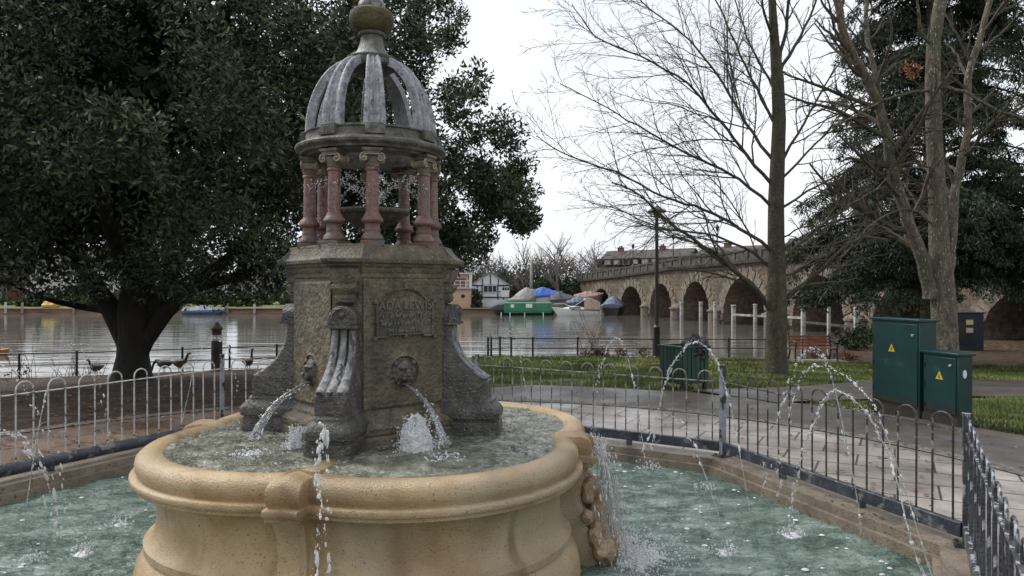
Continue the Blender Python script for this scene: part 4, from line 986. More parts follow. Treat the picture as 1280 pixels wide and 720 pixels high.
# which side faces the camera: local y axis direction = (-BD.y, BD.x) rotated; for BD=(.226,-.974) -> (.974,.226): away. so camera side is y = 0, body to y = +8
DW = 8.5
mb = MB(); so = MB(); samples = []
u = -.4; us = []
for i, (a, b_) in enumerate(arches):
    us.append(('w', u, a)); us.append(('a', a, b_, i)); u = b_
us.append(('w', u, 1.8))
for seg in us:
    if seg[0] == 'w':
        n_ = max(2, int((seg[2]-seg[1])*UL/.5)); 
        for i in range(n_):
            ua = seg[1]+(seg[2]-seg[1])*i/n_; ub = seg[1]+(seg[2]-seg[1])*(i+1)/n_
            xa, xb = ua*UL, ub*UL; za, zb = cornz(ua), cornz(ub)
            mb.add([(xa, 0, -3), (xb, 0, -3), (xb, 0, zb), (xa, 0, za), (xa, DW, -3), (xb, DW, -3), (xb, DW, zb), (xa, DW, za)], [(0, 1, 2, 3), (4, 7, 6, 5), (3, 2, 6, 7)])
    else:
        _, a, b_, i = seg; N_ = 24; sp = -.9 if i < 6 else -.7; hgt = tops[i]-sp
        for q in range(N_):
            ta = -math.cos(math.pi*q/N_); tb = -math.cos(math.pi*(q+1)/N_)
            ua = (a+b_)/2+(b_-a)/2*ta; ub = (a+b_)/2+(b_-a)/2*tb
            la = sp+hgt*math.sqrt(max(0, 1-ta*ta)); lb = sp+hgt*math.sqrt(max(0, 1-tb*tb))
            xa, xb = ua*UL, ub*UL; za, zb = cornz(ua), cornz(ub)
            mb.add([(xa, 0, la), (xb, 0, lb), (xb, 0, zb), (xa, 0, za), (xa, DW, la), (xb, DW, lb), (xb, DW, zb), (xa, DW, za)], [(0, 1, 2, 3), (4, 7, 6, 5), (3, 2, 6, 7)])
            so.add([(xa, .01, la), (xb, .01, lb), (xb, DW-.01, lb), (xa, DW-.01, la)], [(0, 1, 2, 3)])
        for uu in (a, b_): so.add([(uu*UL, .01, -3), (uu*UL, DW-.01, -3), (uu*UL, DW-.01, sp), (uu*UL, .01, sp)], [(0, 1, 2, 3)])
mb.build('masonry', M['ashlar'], brg, smooth=False); so.build('arch_vault', M['brick_soffit'], brg, smooth=False)
for i, (a, b_) in enumerate(arches):
    mb = MB(); sp = -.9 if i < 6 else -.7; hgt = tops[i]-sp; N_ = 23; cxm = (a+b_)/2*UL; hw = (b_-a)/2*UL
    for q in range(N_):
        t0, t1 = math.pi*(q+.06)/N_, math.pi*(q+.94)/N_; big = .95 if q % 2 else .72
        if q == N_//2: big = 1.0
        pts = []
        for tt, e in ((t0, 0), (t1, 0), (t1, 1), (t0, 1)):
            ex = -math.cos(tt); ez = math.sin(tt)
            x_ = cxm+(hw+e*big)*ex; z_ = sp+(hgt+e*big*.95)*ez
            z_ = min(z_, cornz(x_/UL)-.05); pts.append((x_, z_))
        d = .05 if q % 2 else .09
        mb.add([(x_, -d, z_) for x_, z_ in pts]+[(x_, .05, z_) for x_, z_ in pts], [(0, 1, 2, 3), (4, 7, 6, 5), (0, 4, 5, 1), (1, 5, 6, 2), (2, 6, 7, 3), (3, 7, 4, 0)])
    mb.build('arch_ring', M['voussoir'], brg, smooth=False)
for i in range(len(arches)-1):
    a = arches[i][1]; b_ = arches[i+1][0]; c_ = (a+b_)/2*UL; w = (b_-a)/2*UL*.62
    mb = MB()
    rs = []
    for z, s in ((-3, 1.0), (-.25, 1), (-.24, 1.15), (-.12, 1.15), (-.1, 1), (.12, .65), (.25, .2)):
        rs.append([(c_-w*s, .03, z)]+[(c_-w*s*math.cos(math.pi*q/8), -w*1.1*s*math.sin(math.pi*q/8), z) for q in range(9)]+[(c_+w*s, .03, z)])
    mb.rings(rs); mb.build('cutwater', M['voussoir'], brg, ang=30)
mb = MB(); ns = 44
for i in range(ns):
    ua = -.4+2.2*i/ns; ub = -.4+2.2*(i+1)/ns; za, zb = cornz(ua), cornz(ub)
    mb.add([(ua*UL, -.28, za), (ub*UL, -.28, zb), (ub*UL, .3, zb), (ua*UL, .3, za), (ua*UL, -.34, za+.2), (ub*UL, -.34, zb+.2), (ub*UL, .3, zb+.2), (ua*UL, .3, za+.2)], [(3, 2, 1, 0), (4, 5, 6, 7), (0, 1, 5, 4), (2, 3, 7, 6)])
mb.build('string_course', M['dark_stone'], brg, smooth=False)
for side in (0, DW-.1):
    mb = MB()
    for i in range(ns):
        ua = -.4+2.2*i/ns; ub = -.4+2.2*(i+1)/ns; za, zb = cornz(ua)+.203, cornz(ub)+.203
        for (h0, h1, y0, y1) in ((0, .14, -.14, .14), (.66, .80, -.16, .16)):
            mb.add([(ua*UL, side+y0, za+h0), (ub*UL, side+y0, zb+h0), (ub*UL, side+y1, zb+h0), (ua*UL, side+y1, za+h0), (ua*UL, side+y0, za+h1), (ub*UL, side+y0, zb+h1), (ub*UL, side+y1, zb+h1), (ua*UL, side+y1, za+h1)], [(3, 2, 1, 0), (4, 5, 6, 7), (0, 1, 5, 4), (2, 3, 7, 6)])
        xa = ua*UL; L_ = (ub-ua)*UL
        mb.add([(ua*UL, side-.09, za+.14), (ub*UL, side-.09, zb+.14), (ub*UL, side+.09, zb+.14), (ua*UL, side+.09, za+.14), (ua*UL, side-.09, za+.66), (ub*UL, side-.09, zb+.66), (ub*UL, side+.09, zb+.66), (ua*UL, side+.09, za+.66)], [(0, 1, 5, 4), (2, 3, 7, 6)])
        x_ = xa+.2; mb.box((x_, side, cornz(x_/UL)+.203+.42), (.36, .34, .86))
    mb.build('parapet', M['dark_stone'], brg, smooth=False)
mb = MB()
mb.add([(-.4*UL, .25, cornz(-.4)+.21), (0, .25, cornz(0)+.21), (0, DW, cornz(0)+.21), (-.4*UL, DW, cornz(-.4)+.21)], [(0, 1, 2, 3)])
for ua, ub in ((0, .36), (.36, .75), (.75, 1.05), (1.05, 1.4), (1.4, 1.8)):
    mb.add([(ua*UL, .25, cornz(ua)+.21), (ub*UL, .25, cornz(ub)+.21), (ub*UL, DW, cornz(ub)+.21), (ua*UL, DW, cornz(ua)+.21)], [(0, 1, 2, 3)])
mb.build('carriageway', M['asphalt'], brg)
def bpt(u, off=0, z=0):
    p = BASE+BD*(u*UL)+Vector((-BD.y, BD.x))*off; return (p.x, p.y, z)
# lamps on the bridge
lp = thing('bridge_lamp', 'slim lamp standard on the bridge parapet, furthest from the viewer', 'lamp', bpt(.10, .0, cornz(.10)+1.0), 0, 'lamp standards along the bridge parapet')
mb = MB(); mb.lathe([(.12, 0), (.1, .1), (.05, .15), (.04, 1.5), (.07, 1.52), (.03, 1.56), (.03, 1.7)], 8); mb.build('pole', M['black'], lp)
mb = MB(); mb.lathe([(.07, 1.7), (.16, 2.05), (.19, 2.07), (.03, 2.22), (.02, 2.3)], 6); mb.build('lantern', M['black'], lp)
for u, lb in ((.36, 'slim lamp standard on the bridge parapet, second from the far end'), (.58, 'slim lamp standard above the middle of the bridge'), (.80, 'slim lamp standard above the bridge beside the mossy trunk'), (1.12, 'slim lamp standard at the near end of the bridge')):
    dup(lp, bpt(u, 0, cornz(u)+1.0), 0, lb)

# ------------------------------------------------------------------ buildings
def wallmat(name, c, v=.12): return mat(name, [tuple(x*(1-v) for x in c), c, tuple(min(1, x*(1+v)) for x in c)], 1.2, .85, .2, 20)
M['roof_dark'] = mat('dark_tiles', [(.04, .034, .03), (.075, .062, .055), (.10, .085, .075)], 3, .8, .5, 10)
M['glass'] = mat('window_glass', [(.02, .025, .03), (.05, .055, .06)], 2, .08, 0)
M['white_paint'] = wallmat('white_painted_wall', (.66, .68, .70)); M['beam_black'] = wallmat('black_timber', (.03, .03, .035))
M['cream'] = wallmat('cream_render', (.52, .36, .25)); M['brick'] = wallmat('red_brick', (.16, .075, .055)); M['grey_wall'] = wallmat('grey_render', (.22, .20, .18)); M['pale_wall'] = wallmat('pale_render', (.5, .48, .45))
def house(name, label, px, Y, w, d, zb, zw, zr, mw, rot=0, wins=(2, 2), chim=1, winframe=True, gable=False, mroof=None):
    """gable=True: ridge runs away from the viewer"""
    t = thing(name, label, 'house', (X(px, Y), Y, zb), rot)
    mb = MB(); h = zw-zb; mb.box((0, 0, h/2), (w, d, h))
    if gable: mb.add([(-w/2, -d/2, h), (w/2, -d/2, h), (0, -d/2, zr-zb), (-w/2, d/2, h), (w/2, d/2, h), (0, d/2, zr-zb)], [(0, 1, 2), (3, 5, 4)])
    else: mb.add([(-w/2, -d/2, h), (-w/2, d/2, h), (-w/2, 0, zr-zb), (w/2, -d/2, h), (w/2, d/2, h), (w/2, 0, zr-zb)], [(0, 1, 2), (3, 5, 4)])
    mb.build('wall', mw, t, smooth=False)
    mb = MB(); e = .3; H = zr-zb
    if gable:
        for s in (-1, 1): mb.add([(s*(w/2+e), -d/2-e, h-e*(H-h)/(w/2)), (0, -d/2-e, H), (0, d/2+e, H), (s*(w/2+e), d/2+e, h-e*(H-h)/(w/2)), (s*(w/2+e), -d/2-e, h-e*(H-h)/(w/2)+.14), (0, -d/2-e, H+.14), (0, d/2+e, H+.14), (s*(w/2+e), d/2+e, h-e*(H-h)/(w/2)+.14)], [(0, 1, 2, 3), (4, 5, 6, 7), (0, 1, 5, 4), (1, 2, 6, 5), (2, 3, 7, 6), (3, 0, 4, 7)])
    else:
        for s in (-1, 1): mb.add([(-w/2-e, s*(d/2+e), h-.1), (w/2+e, s*(d/2+e), h-.1), (w/2+e, 0, H), (-w/2-e, 0, H), (-w/2-e, s*(d/2+e), h+.05), (w/2+e, s*(d/2+e), h+.05), (w/2+e, 0, H+.15), (-w/2-e, 0, H+.15)], [(0, 1, 2, 3), (4, 5, 6, 7), (0, 1, 5, 4), (1, 2, 6, 5), (2, 3, 7, 6), (3, 0, 4, 7)])
    rf = mb.build('roof', mroof or M['roof_dark'], t, smooth=False)
    for c_ in range(chim):
        x_ = -w/2+w*(c_+.5)/chim; mb = MB(); mb.box((x_, .2, H+.35), (.7, .5, 1.5)); mb.box((x_, .2, H+1.15), (.8, .6, .12))
        for q in (-.18, .18): mb.lathe([(.09, 1.2), (.08, 1.55)], 8, (x_+q, .2, H))
        mb.build('chimney', M['brick'], rf)
    nx, nzz = wins
    for i in range(nx):
        for j in range(nzz):
            x_ = -w/2+w*(i+.5)/nx; z_ = h*(j+.55)/nzz; ww, hh = min(1.1, w/nx*.5), min(1.2, h/nzz*.5)
            mb = MB()
            for a_, b2, c2, d2 in ((0, hh/2, ww+.12, .08), (0, -hh/2, ww+.2, .1), (-ww/2, 0, .07, hh), (ww/2, 0, .07, hh), (0, 0, .05, hh)): mb.box((x_+a_, -d/2-.03, z_+b2), (c2, .1, d2))
            wf = mb.build('window', M['white_paint'], t, smooth=False)
            mb = MB(); mb.box((x_, -d/2-.005, z_), (ww, .03, hh)); mb.build('pane', M['glass'], wf)
    return t
# boathouse, half-timbered
Yb = 82
t = thing('boathouse', 'white half timbered boathouse with black beams at the water edge beyond the river', 'building', (X(613, Yb), Yb, -1.0))
w = 4.5; h = 2.9
mb = MB(); mb.box((0, 3, h/2), (w, 6, h)); mb.add([(-w/2, 0, h), (w/2, 0, h), (0, 0, 4.35), (-w/2, 6, h), (w/2, 6, h), (0, 6, 4.35)], [(0, 1, 2), (3, 5, 4)]); mb.build('wall', M['white_paint'], t, smooth=False)
mb = MB()
for s in (-1, 1): mb.add([(s*(w/2+.25), -.25, h-.18), (0, -.25, 4.38), (0, 6.2, 4.38), (s*(w/2+.25), 6.2, h-.18), (s*(w/2+.25), -.25, h-.05), (0, -.25, 4.5), (0, 6.2, 4.5), (s*(w/2+.25), 6.2, h-.05)], [(0, 1, 2, 3), (4, 5, 6, 7), (0, 1, 5, 4), (1, 2, 6, 5), (2, 3, 7, 6), (3, 0, 4, 7)])
mb.build('roof', M['grey_wall'], t, smooth=False)
mb = MB()
for x_ in (-2.2, -1.5, -.95, .85, 1.5, 2.2): mb.box((x_, -.04, h/2 if abs(x_) > 1.9 else h*.72), (.12, .08, h if abs(x_) > 1.9 else 1.6))
mb.box((-1.5, -.045, .75), (.1, .08, 1.4)); mb.box((-1.9, -.045, .75), (.1, .08, 1.4)); mb.box((-1.55, -.05, .8), (1.3, .08, .1)); mb.box((-1.2, -.045, .75), (.1, .08, 1.5))
for z_ in (1.55, 2.9): mb.box((0, -.05, z_), (w, .08, .13))
mb.box((-1.6, -.05, 2.2), (1.3, .07, .09)); mb.box((1.6, -.05, 2.2), (1.2, .07, .09)); mb.box((0, -.04, 3.5), (.1, .08, 1.3)); mb.box((-.9, -.04, 3.2), (.1, .08, .8)); mb.box((.9, -.04, 3.2), (.1, .08, .8))
mb.build('timber_frame', M['beam_black'], t, smooth=False)
for x_, z_, ww, hh in ((-.02, 2.5, 1.5, .75), (-1.75, 2.25, .8, .6), (1.75, 2.45, .8, .5)):
    mb = MB(); 
    for q in range(4): mb.box((x_-ww/2+ww*q/3, -.09, z_), (.05, .05, hh))
    mb.box((x_, -.09, z_+hh/2), (ww+.1, .05, .06)); mb.box((x_, -.09, z_-hh/2), (ww+.1, .05, .06)); wf = mb.build('window', M['white_paint'], t, smooth=False)
    mb = MB(); mb.box((x_, -.055, z_), (ww, .05, hh)); mb.build('pane', M['glass'], wf)
mb = MB(); mb.box((1.65, -.08, 1.95), (.95, .06, .75)); mb.build('notice_panel', M['white_paint'], t)
# beige riverside building with balcony
Yc = 80
t = thing('riverside_house', 'cream rendered riverside house with balcony left of the boathouse', 'house', (X(572, Yc), Yc, -1.1))
mb = MB(); mb.box((0, 3, 1.3), (3.0, 6, 2.6)); mb.box((-.3, 4.2, 3.4), (2.6, 3.6, 1.7)); mb.build('wall', M['cream'], t, smooth=False, bevel=.02)
mb = MB(); mb.box((0, 2.8, 2.68), (3.3, 6.2, .12)); mb.box((0, 4, 4.35), (3.2, 4.4, .16)); mb.build('roof', M['pale_wall'], t, smooth=False)
mb = MB(); 
for q in range(6): mb.box((-1.5+3*q/5, -.1, 3.1), (.06, .06, .8))
mb.box((0, -.1, 3.5), (3.1, .07, .07)); mb.box((0, -.1, 3.1), (3.1, .05, .05)); mb.box((1.45, -.08, 3.4), (.28, .25, 1.6)); mb.build('balcony_rail', M['white_paint'], t, smooth=False)
mb = MB(); mb.box((.1, 2.37, 3.35), (1.3, .06, .9)); mb.build('window', M['brick'], t); mb = MB(); mb.lathe([(.22, 0), (.22, .05)], 14); mb.v = [(v[0]+.6, -v[2]-.0, v[1]+1.8) for v in mb.v]; mb.build('porthole', M['glass'], t)
# terrace beyond the bridge
def terrace(pa, ya, pb, yb, zw, zr, label, nd, seed):
    p0 = Vector((X(pa, ya), ya, 0)); p1 = Vector((X(pb, yb), yb, 0)); Lh = (p1-p0).length; t = thing('terraced_houses', label, 'houses', (p0.x, p0.y, 0), math.atan2(p1.y-p0.y, p1.x-p0.x))
    rnd = random.Random(seed)
    mb = MB(); mb.box((Lh/2, 4, (zw-1)/2), (Lh, 8, zw+1)); mb.add([(0, 0, zw), (0, 8, zw), (0, 4, zr), (Lh, 0, zw), (Lh, 8, zw), (Lh, 4, zr)], [(0, 1, 2), (3, 5, 4)]); mb.build('wall', M['brick'], t, smooth=False)
    mb = MB()
    for s in (0, 1):
        y0 = -.4 if s == 0 else 8.4
        mb.add([(-.3, y0, zw-.1), (Lh+.3, y0, zw-.1), (Lh+.3, 4, zr), (-.3, 4, zr), (-.3, y0, zw+.08), (Lh+.3, y0, zw+.08), (Lh+.3, 4, zr+.18), (-.3, 4, zr+.18)], [(0, 1, 2, 3), (4, 5, 6, 7), (0, 1, 5, 4), (1, 2, 6, 5), (2, 3, 7, 6), (3, 0, 4, 7)])
    rf = mb.build('roof', M['roof_dark'], t, smooth=False)
    for i in range(nd):
        x_ = Lh*(i+.5)/nd; z_ = zw+(zr-zw)*.30
        mb = MB(); mb.box((x_, .75, z_+.35), (1.0, 1.3, .8)); mb.box((x_, .7, z_+.80), (1.2, 1.6, .1)); dm = mb.build('dormer', M['roof_dark'] if rnd.random() < .3 else M['grey_wall'], rf, smooth=False)
        mb = MB(); mb.box((x_, .085, z_+.35), (.7, .03, .55)); mb.build('pane', M['pale_wall'] if rnd.random() < .5 else M['glass'], dm)
    for i in range(max(1, nd//4)):
        x_ = Lh*(i+.3)/max(1, nd//4); mb = MB(); mb.box((x_, 4, zr+.1), (.7, .6, .9)); mb.box((x_, 4, zr+.58), (.8, .7, .08))
        for q in (-.2, .05, .2): mb.lathe([(.08, .6), (.07, .85)], 7, (x_+q, 4, zr))
        mb.build('chimney', M['brick'], rf, smooth=False)
terrace(742, 98, 850, 90, 3.9, 6.6, 'long dark roofed terrace with dormers showing above the far half of the bridge', 9, 1)
terrace(858, 88, 962, 80, 4.1, 6.5, 'dark roofed houses with small dormers showing above the middle of the bridge', 6, 2)
terrace(975, 72, 1110, 66, 4.2, 6.6, 'brick houses behind the mossy trunk above the near half of the bridge', 5, 3)
house('house', 'white house glimpsed through the evergreen leaves left of its trunk', 92, 108, 9, 8, -.3, 4.5, 7.5, M['pale_wall'], wins=(3, 2), mroof=M['roof_dark'])
house('house', 'pale gabled house across the river glimpsed right of the evergreen trunk', 235, 112, 9, 8, -.3, 5, 8, M['white_paint'], wins=(3, 2), gable=True)
house('house', 'brick house across the river glimpsed at the left edge', -20, 106, 9, 8, -.3, 4.5, 7.2, M['brick'], wins=(3, 2))
house('house', 'grey house beyond the river hidden mostly by the evergreen, nearest the pedestal', 350, 110, 10, 8, -.3, 4.8, 7.4, M['grey_wall'], wins=(3, 2))
# far bank quay
mb = MB(); mb.box((-40, 77.2, -.98), (98, .5, .72)); mb.box((-40, 77.1, -.6), (98, .75, .09))
q_ = mb.build('quay_wall', mat('quay_stone', [(.12, .075, .05), (.22, .145, .10), (.30, .22, .16)], 1.2, .85, .4, 10, stretch=(.4, 1, 2)), smooth=False); tag(q_, 'low stone and timber quay wall along the far river bank', 'wall')
mb = MB(); mb.box((-10, 200, -.4), (120, 1, 6))
# far posts
def small_post(px, Y, h, r, m, label, z0=-.9, grp='pale posts on the far river bank'):
    mb = MB(); mb.lathe([(r, 0), (r, h), (r*.5, h+.08)], 8); o = mb.build('mooring_post', m); o.location = (X(px, Y), Y, z0); tag(o, label, 'post', grp); return o
M['pale_post'] = mat('pale_painted_post', [(.20, .20, .18), (.38, .38, .35), (.52, .52, .48)], 3, .7, .3, 20, spots=[(1.6, .55, .65, (.16, .17, .12), None)])
for px, lb in ((7, 'white post on the far quay at the left edge'), (28, 'grey post on the far quay second from the left edge'), (92, 'slim post on the far quay beside the yellow dinghy'), (284, 'pale post on the far quay right of the blue covered boat'), (318, 'white post on the far quay beside the fountain post cap')):
    small_post(px, 76.6, 1.1, .12, M['pale_post'] if px in (7, 318) else M['grey_wall'], lb, -1.1)

# ------------------------------------------------------------------ hedges, bushes far bank
def bush(px, Y, w, h, d, label, m='leaf_hedge', n=60, ls=.35, name='bush', cat='bush', z0=None, grp=None):
    x = X(px, Y); z0 = gz(x, Y) if z0 is None else z0; rnd = random.Random(int(px*7+Y))
    t = thing(name, label, cat, (x, Y, z0), 0, grp)
    cs = []; sz = []
    for i in range(n):
        u = Vector((rnd.gauss(0, 1), rnd.gauss(0, 1), abs(rnd.gauss(0, 1)))).normalized()*rnd.random()**.4
        cs.append((x+u.x*w/2, Y+u.y*d/2, z0+.1+u.z*h*.92)); sz.append(min(w, h)*.17)
    mb = MB(); mb.tube([(x, Y, z0-.1), (x, Y, z0+h*.6)], [.08, .03], 6); mb.build('stem', M['bark_dark'], t, world=True)
    leaf_cloud('foliage', cs, sz, 50, ls, M[m], t, aspect=.6)
bs = [(-25, 88, 9, 2.2), (50, 84, 5, 1.5), (78, 92, 7, 2.4), (105, 96, 6, 3), (130, 88, 5, 1.8), (170, 92, 7, 2.2), (205, 86, 5, 1.9), (225, 94, 7, 3), (262, 90, 5, 2.4), (300, 84, 5, 1.6), (335, 90, 8, 2.4)]
wh = ['broad hedge across the river at the left edge', 'rounded green bush behind the yellow dinghy', 'tall clipped bush across the river left of the evergreen trunk', 'dark garden shrub beyond the lawn left of the evergreen trunk', 'low bush across the river just left of the evergreen trunk', 'garden bush across the river hidden behind the evergreen trunk', 'low round bush across the river just right of the evergreen trunk', 'tall shrub behind the blue covered boat', 'green shrub right of the blue covered boat', 'low bush across the river beside the pale post', 'wide hedge across the river beside the pedestal']
for (px, Y, w_, h_), lb in zip(bs, wh): bush(px, Y, w_, h_, 3, lb, grp='garden bushes along the far bank')
bush(596, 80.2, 1.4, 2.2, 1.6, 'dark ivy bush between the cream house and the boathouse', 'leaf_bush', 30, .22)
bush(690, 92, 6.5, 4.0, 4, 'dark evergreen shrub behind the covered boats', 'leaf_bush', 80, .4)
bush(640, 97, 9, 5.0, 4, 'dark undergrowth behind the boathouse and the grey covered boat', 'leaf_bush', 80, .4)
bush(735, 90, 5, 3.6, 4, 'dark shrub beside the far end of the bridge', 'leaf_bush', 60, .4)
bush(772, 84, 4, 5.6, 3, 'ivy clad bush masking the far bridge end', 'leaf_bush', 50, .35, z0=-1.0)
# far bare trees
def far_tree(Y, label, x, h, seed, grp):
    rnd = random.Random(seed); z0 = gz(x, Y); t = thing('bare_tree', label, 'tree', (x, Y, z0), 0, grp)
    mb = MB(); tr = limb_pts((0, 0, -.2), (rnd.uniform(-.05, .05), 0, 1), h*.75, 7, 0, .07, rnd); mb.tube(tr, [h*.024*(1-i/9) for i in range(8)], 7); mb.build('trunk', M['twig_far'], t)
    tw = MB()
    for i in range(15):
        p, d = along(tr, .22+.78*i/15); a = rnd.uniform(0, 6.28); e = rnd.uniform(.75, 1.6)
        q = limb_pts(p, (math.cos(a), math.sin(a)*.7, e), h*rnd.uniform(.34, .52)*(1-.25*i/15), 6, .02, .14, rnd)
        tw.tube(q, [h*.006*(1-j/7.5)+.010 for j in range(7)], 4, cap=False); sprout(tw, q, h*.005, .012, 0, rnd, [(2.6*9/h, .5, 34, 3, 4, .012), (4.2*9/h, .5, 34, 3, 3, .012), (3.6*9/h, .6, 34, 3, 2, .010)])
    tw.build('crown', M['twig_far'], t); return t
grp = 'bare trees beyond the river'
f1 = far_tree(90, 'leafless tree behind the blue tarpaulin boat', X(700, 90), 9.0, 31, grp)
f2 = far_tree(96, 'leafless tree behind the boathouse roof', X(632, 96), 7.5, 32, grp)
f3 = far_tree(88, 'leafless tree beside the far end of the bridge', X(745, 88), 8.0, 33, grp)
for src, px, Y, rz, sc, lb in ((f1, 672, 100, 1.2, .95, 'leafless tree behind the utility pole'), (f2, 725, 97, 2.2, 1.05, 'leafless tree behind the pink covered boat'), (f3, 655, 92, .6, .85, 'small leafless tree just right of the boathouse'),
                               (f2, 600, 98, 4, .9, 'leafless tree behind the cream riverside house'), (f1, 765, 104, 3, .8, 'leafless tree rising over the far bridge end'), (f3, 570, 104, 5, .9, 'leafless tree glimpsed behind the pedestal edge'),
                               (f1, 712, 110, 5, 1.05, 'leafless tree furthest back among the far trees'), (f2, 590, 108, 1, 1.1, 'leafless tree rising left of the boathouse'), (f3, 440, 110, 2, 1, 'leafless tree glimpsed through the fountain columns')):
    x_ = X(px, Y); dup(src, (x_, Y, gz(x_, Y)), rz, lb, sc)
# pale tree behind the bridge right of the mossy trunk
x_, Y_ = X(1030, 62), 62; dup(f1, (x_, Y_, -1), .8, 'pale leafless tree beyond the bridge right of the mossy trunk', 1.55)
# distant wood closing the view
cs = []; sz = []
for i in range(420):
    px = random.uniform(-300, 1500); Y = random.uniform(150, 200); cs.append((X(px, Y), Y, -.5+random.random()**1.3*(5.5+2*math.sin(px*.02)))); sz.append(random.uniform(1.2, 2.2))
o = leaf_cloud('distant_wood', cs, sz, 60, .8, leafmat('far_wood', (.045, .045, .035), (.09, .085, .07), .9), aspect=.6); tag(o, 'hazy distant wood beyond the river', 'wood', kind='stuff')

# ------------------------------------------------------------------ boats
def hull(L_, w, h, bow=.35, n=14, sheer=.12, stern=.8):
    rs = []
    for i in range(n+1):
        u = i/n; 
        f = 1 if u < 1-bow else max(.02, math.sqrt(max(0, 1-((u-(1-bow))/bow)**2)))
        f *= stern+(1-stern)*min(1, u*4)
        x_ = (u-.5)*L_; top = h*(1+sheer*u*u*2); rk = max(0, (u-.6)/.4)**1.5*L_*.16; xb = x_-rk; xm = x_-rk*.6
        rs.append([(xb, -w/2*f*.55, -.25), (xm, -w/2*f*.86, h*.3), (x_, -w/2*f, top), (x_, w/2*f, top), (xm, w/2*f*.86, h*.3), (xb, w/2*f*.55, -.25)])
    return rs
def tarp_boat(px, Y, L_, w, h, ridge, mcol, label, rz=0, z0=None, mh='grey_wall', grp='covered boats moored by the boathouse', peak=.35):
    x = X(px, Y); t = thing('covered_boat', label, 'boat', (x, Y, WZ if z0 is None else z0), rz, grp)
    mb = MB(); mb.rings(hull(L_, w, h)); mb.build('hull', M[mh], t)
    rnd = random.Random(int(px)); rs = []; n_ = 34; nc = 15
    for i in range(n_+1):
        u = i/n_; f = max(.06, min(1, (1-u)*3.2)**.6)*min(1, .75+u*2); x_ = (u-.5)*L_*1.01; top = h*(1+.24*u*u)+.01
        r_ = ridge*max(0, 1-abs(u-peak)/.5)**.8+.12
        ring = [(x_, -w/2*f-.04, top-.22)]
        for q in range(nc):
            v = q/(nc-1)*2-1; prf = (1-abs(v)**1.5); nn = mnoise.noise((x_*2.2+px, v*1.6, 3))*.13+abs(mnoise.noise((x_*5+px, v*3.5, 9)))*-.10
            ring.append((x_, v*(w/2*f+.035), top+r_*prf+nn*prf**.4*min(1, f*2)))
        ring.append((x_, w/2*f+.04, top-.22)); rs.append(ring)
    mb = MB(); mb.rings(rs); tp = mb.build('tarpaulin', mcol, t, ang=30)
    mb = MB()
    for q in (.2, .5, .8):
        k_ = int(q*n_); mb.tube([Vector(p) + Vector((0, 0, .012)) for p in rs[k_]], .012, 4)
    mb.build('lashing', M['bblack'], tp)
    return t
tm = lambda n, c: mat(n, [tuple(x*.7 for x in c), c, tuple(min(1, x*1.25) for x in c)], 2.5, .6, .6, 5, bdist=.1)
M['t_grey'] = tm('grey_tarp', (.30, .28, .27)); M['t_blue'] = tm('blue_tarp', (.035, .10, .42)); M['t_dark'] = tm('dark_tarp', (.05, .055, .065)); M['t_pink'] = tm('faded_red_tarp', (.35, .20, .17)); M['t_slate'] = tm('slate_blue_cover', (.10, .13, .19)); M['t_beige'] = tm('beige_canvas', (.42, .33, .27)); M['gel'] = mat('white_gelcoat', [(.74, .73, .72), (.84, .83, .82)], 2, .3, 0); M['bgreen'] = mat('green_boat_paint', [(.012, .10, .05), (.02, .15, .075), (.03, .18, .09)], 3, .4, .1, 10); M['bblack'] = mat('boat_black', [(.015, .017, .02), (.03, .033, .038)], 3, .5, 0); M['t_yellow'] = tm('yellow_cover', (.50, .33, .06)); M['orange'] = mat('orange_wood', [(.40, .17, .05), (.5, .25, .1)], 3, .5, 0)
tarp_boat(654, 81, 3.4, 1.9, 1.5, 1.2, M['t_grey'], 'boat under a peaked grey tarpaulin right of the boathouse', peak=.6, rz=.1)
tarp_boat(683, 81.5, 3.6, 2.0, 1.9, .9, M['t_blue'], 'boat under a bright blue tarpaulin among the covered boats', peak=.35, rz=.0, mh='pale_wall')
tarp_boat(706, 80.5, 3.2, 2.0, 1.5, .75, M['t_dark'], 'boat under a black tarpaulin right of the blue one', peak=.3, rz=0)
tarp_boat(722, 79.5, 2.6, 1.8, 1.2, .55, M['t_slate'], 'boat under a dark slate cover behind the white cruiser', peak=.5)
tarp_boat(736, 82, 3.4, 1.8, 1.75, .5, M['t_pink'], 'boat under a faded pink tarpaulin behind the white cruiser', peak=.4)
tarp_boat(767, 74.5, 2.6, 2.2, 1.0, .85, M['t_slate'], 'rounded boat under a blue grey cover at the far bridge arch', peak=.45, rz=1.2, mh='bblack')
tarp_boat(256, 75.6, 4.4, 1.6, .45, .35, M['t_slate'], 'blue grey covered dinghy moored at the far quay right of the evergreen trunk', peak=.4, mh='t_slate', grp=None)
tarp_boat(65, 79, 1.7, 1.2, .35, .5, M['t_yellow'], 'yellow covered dinghy on the far bank left of the evergreen trunk', z0=-.62, mh='t_yellow', grp=None)
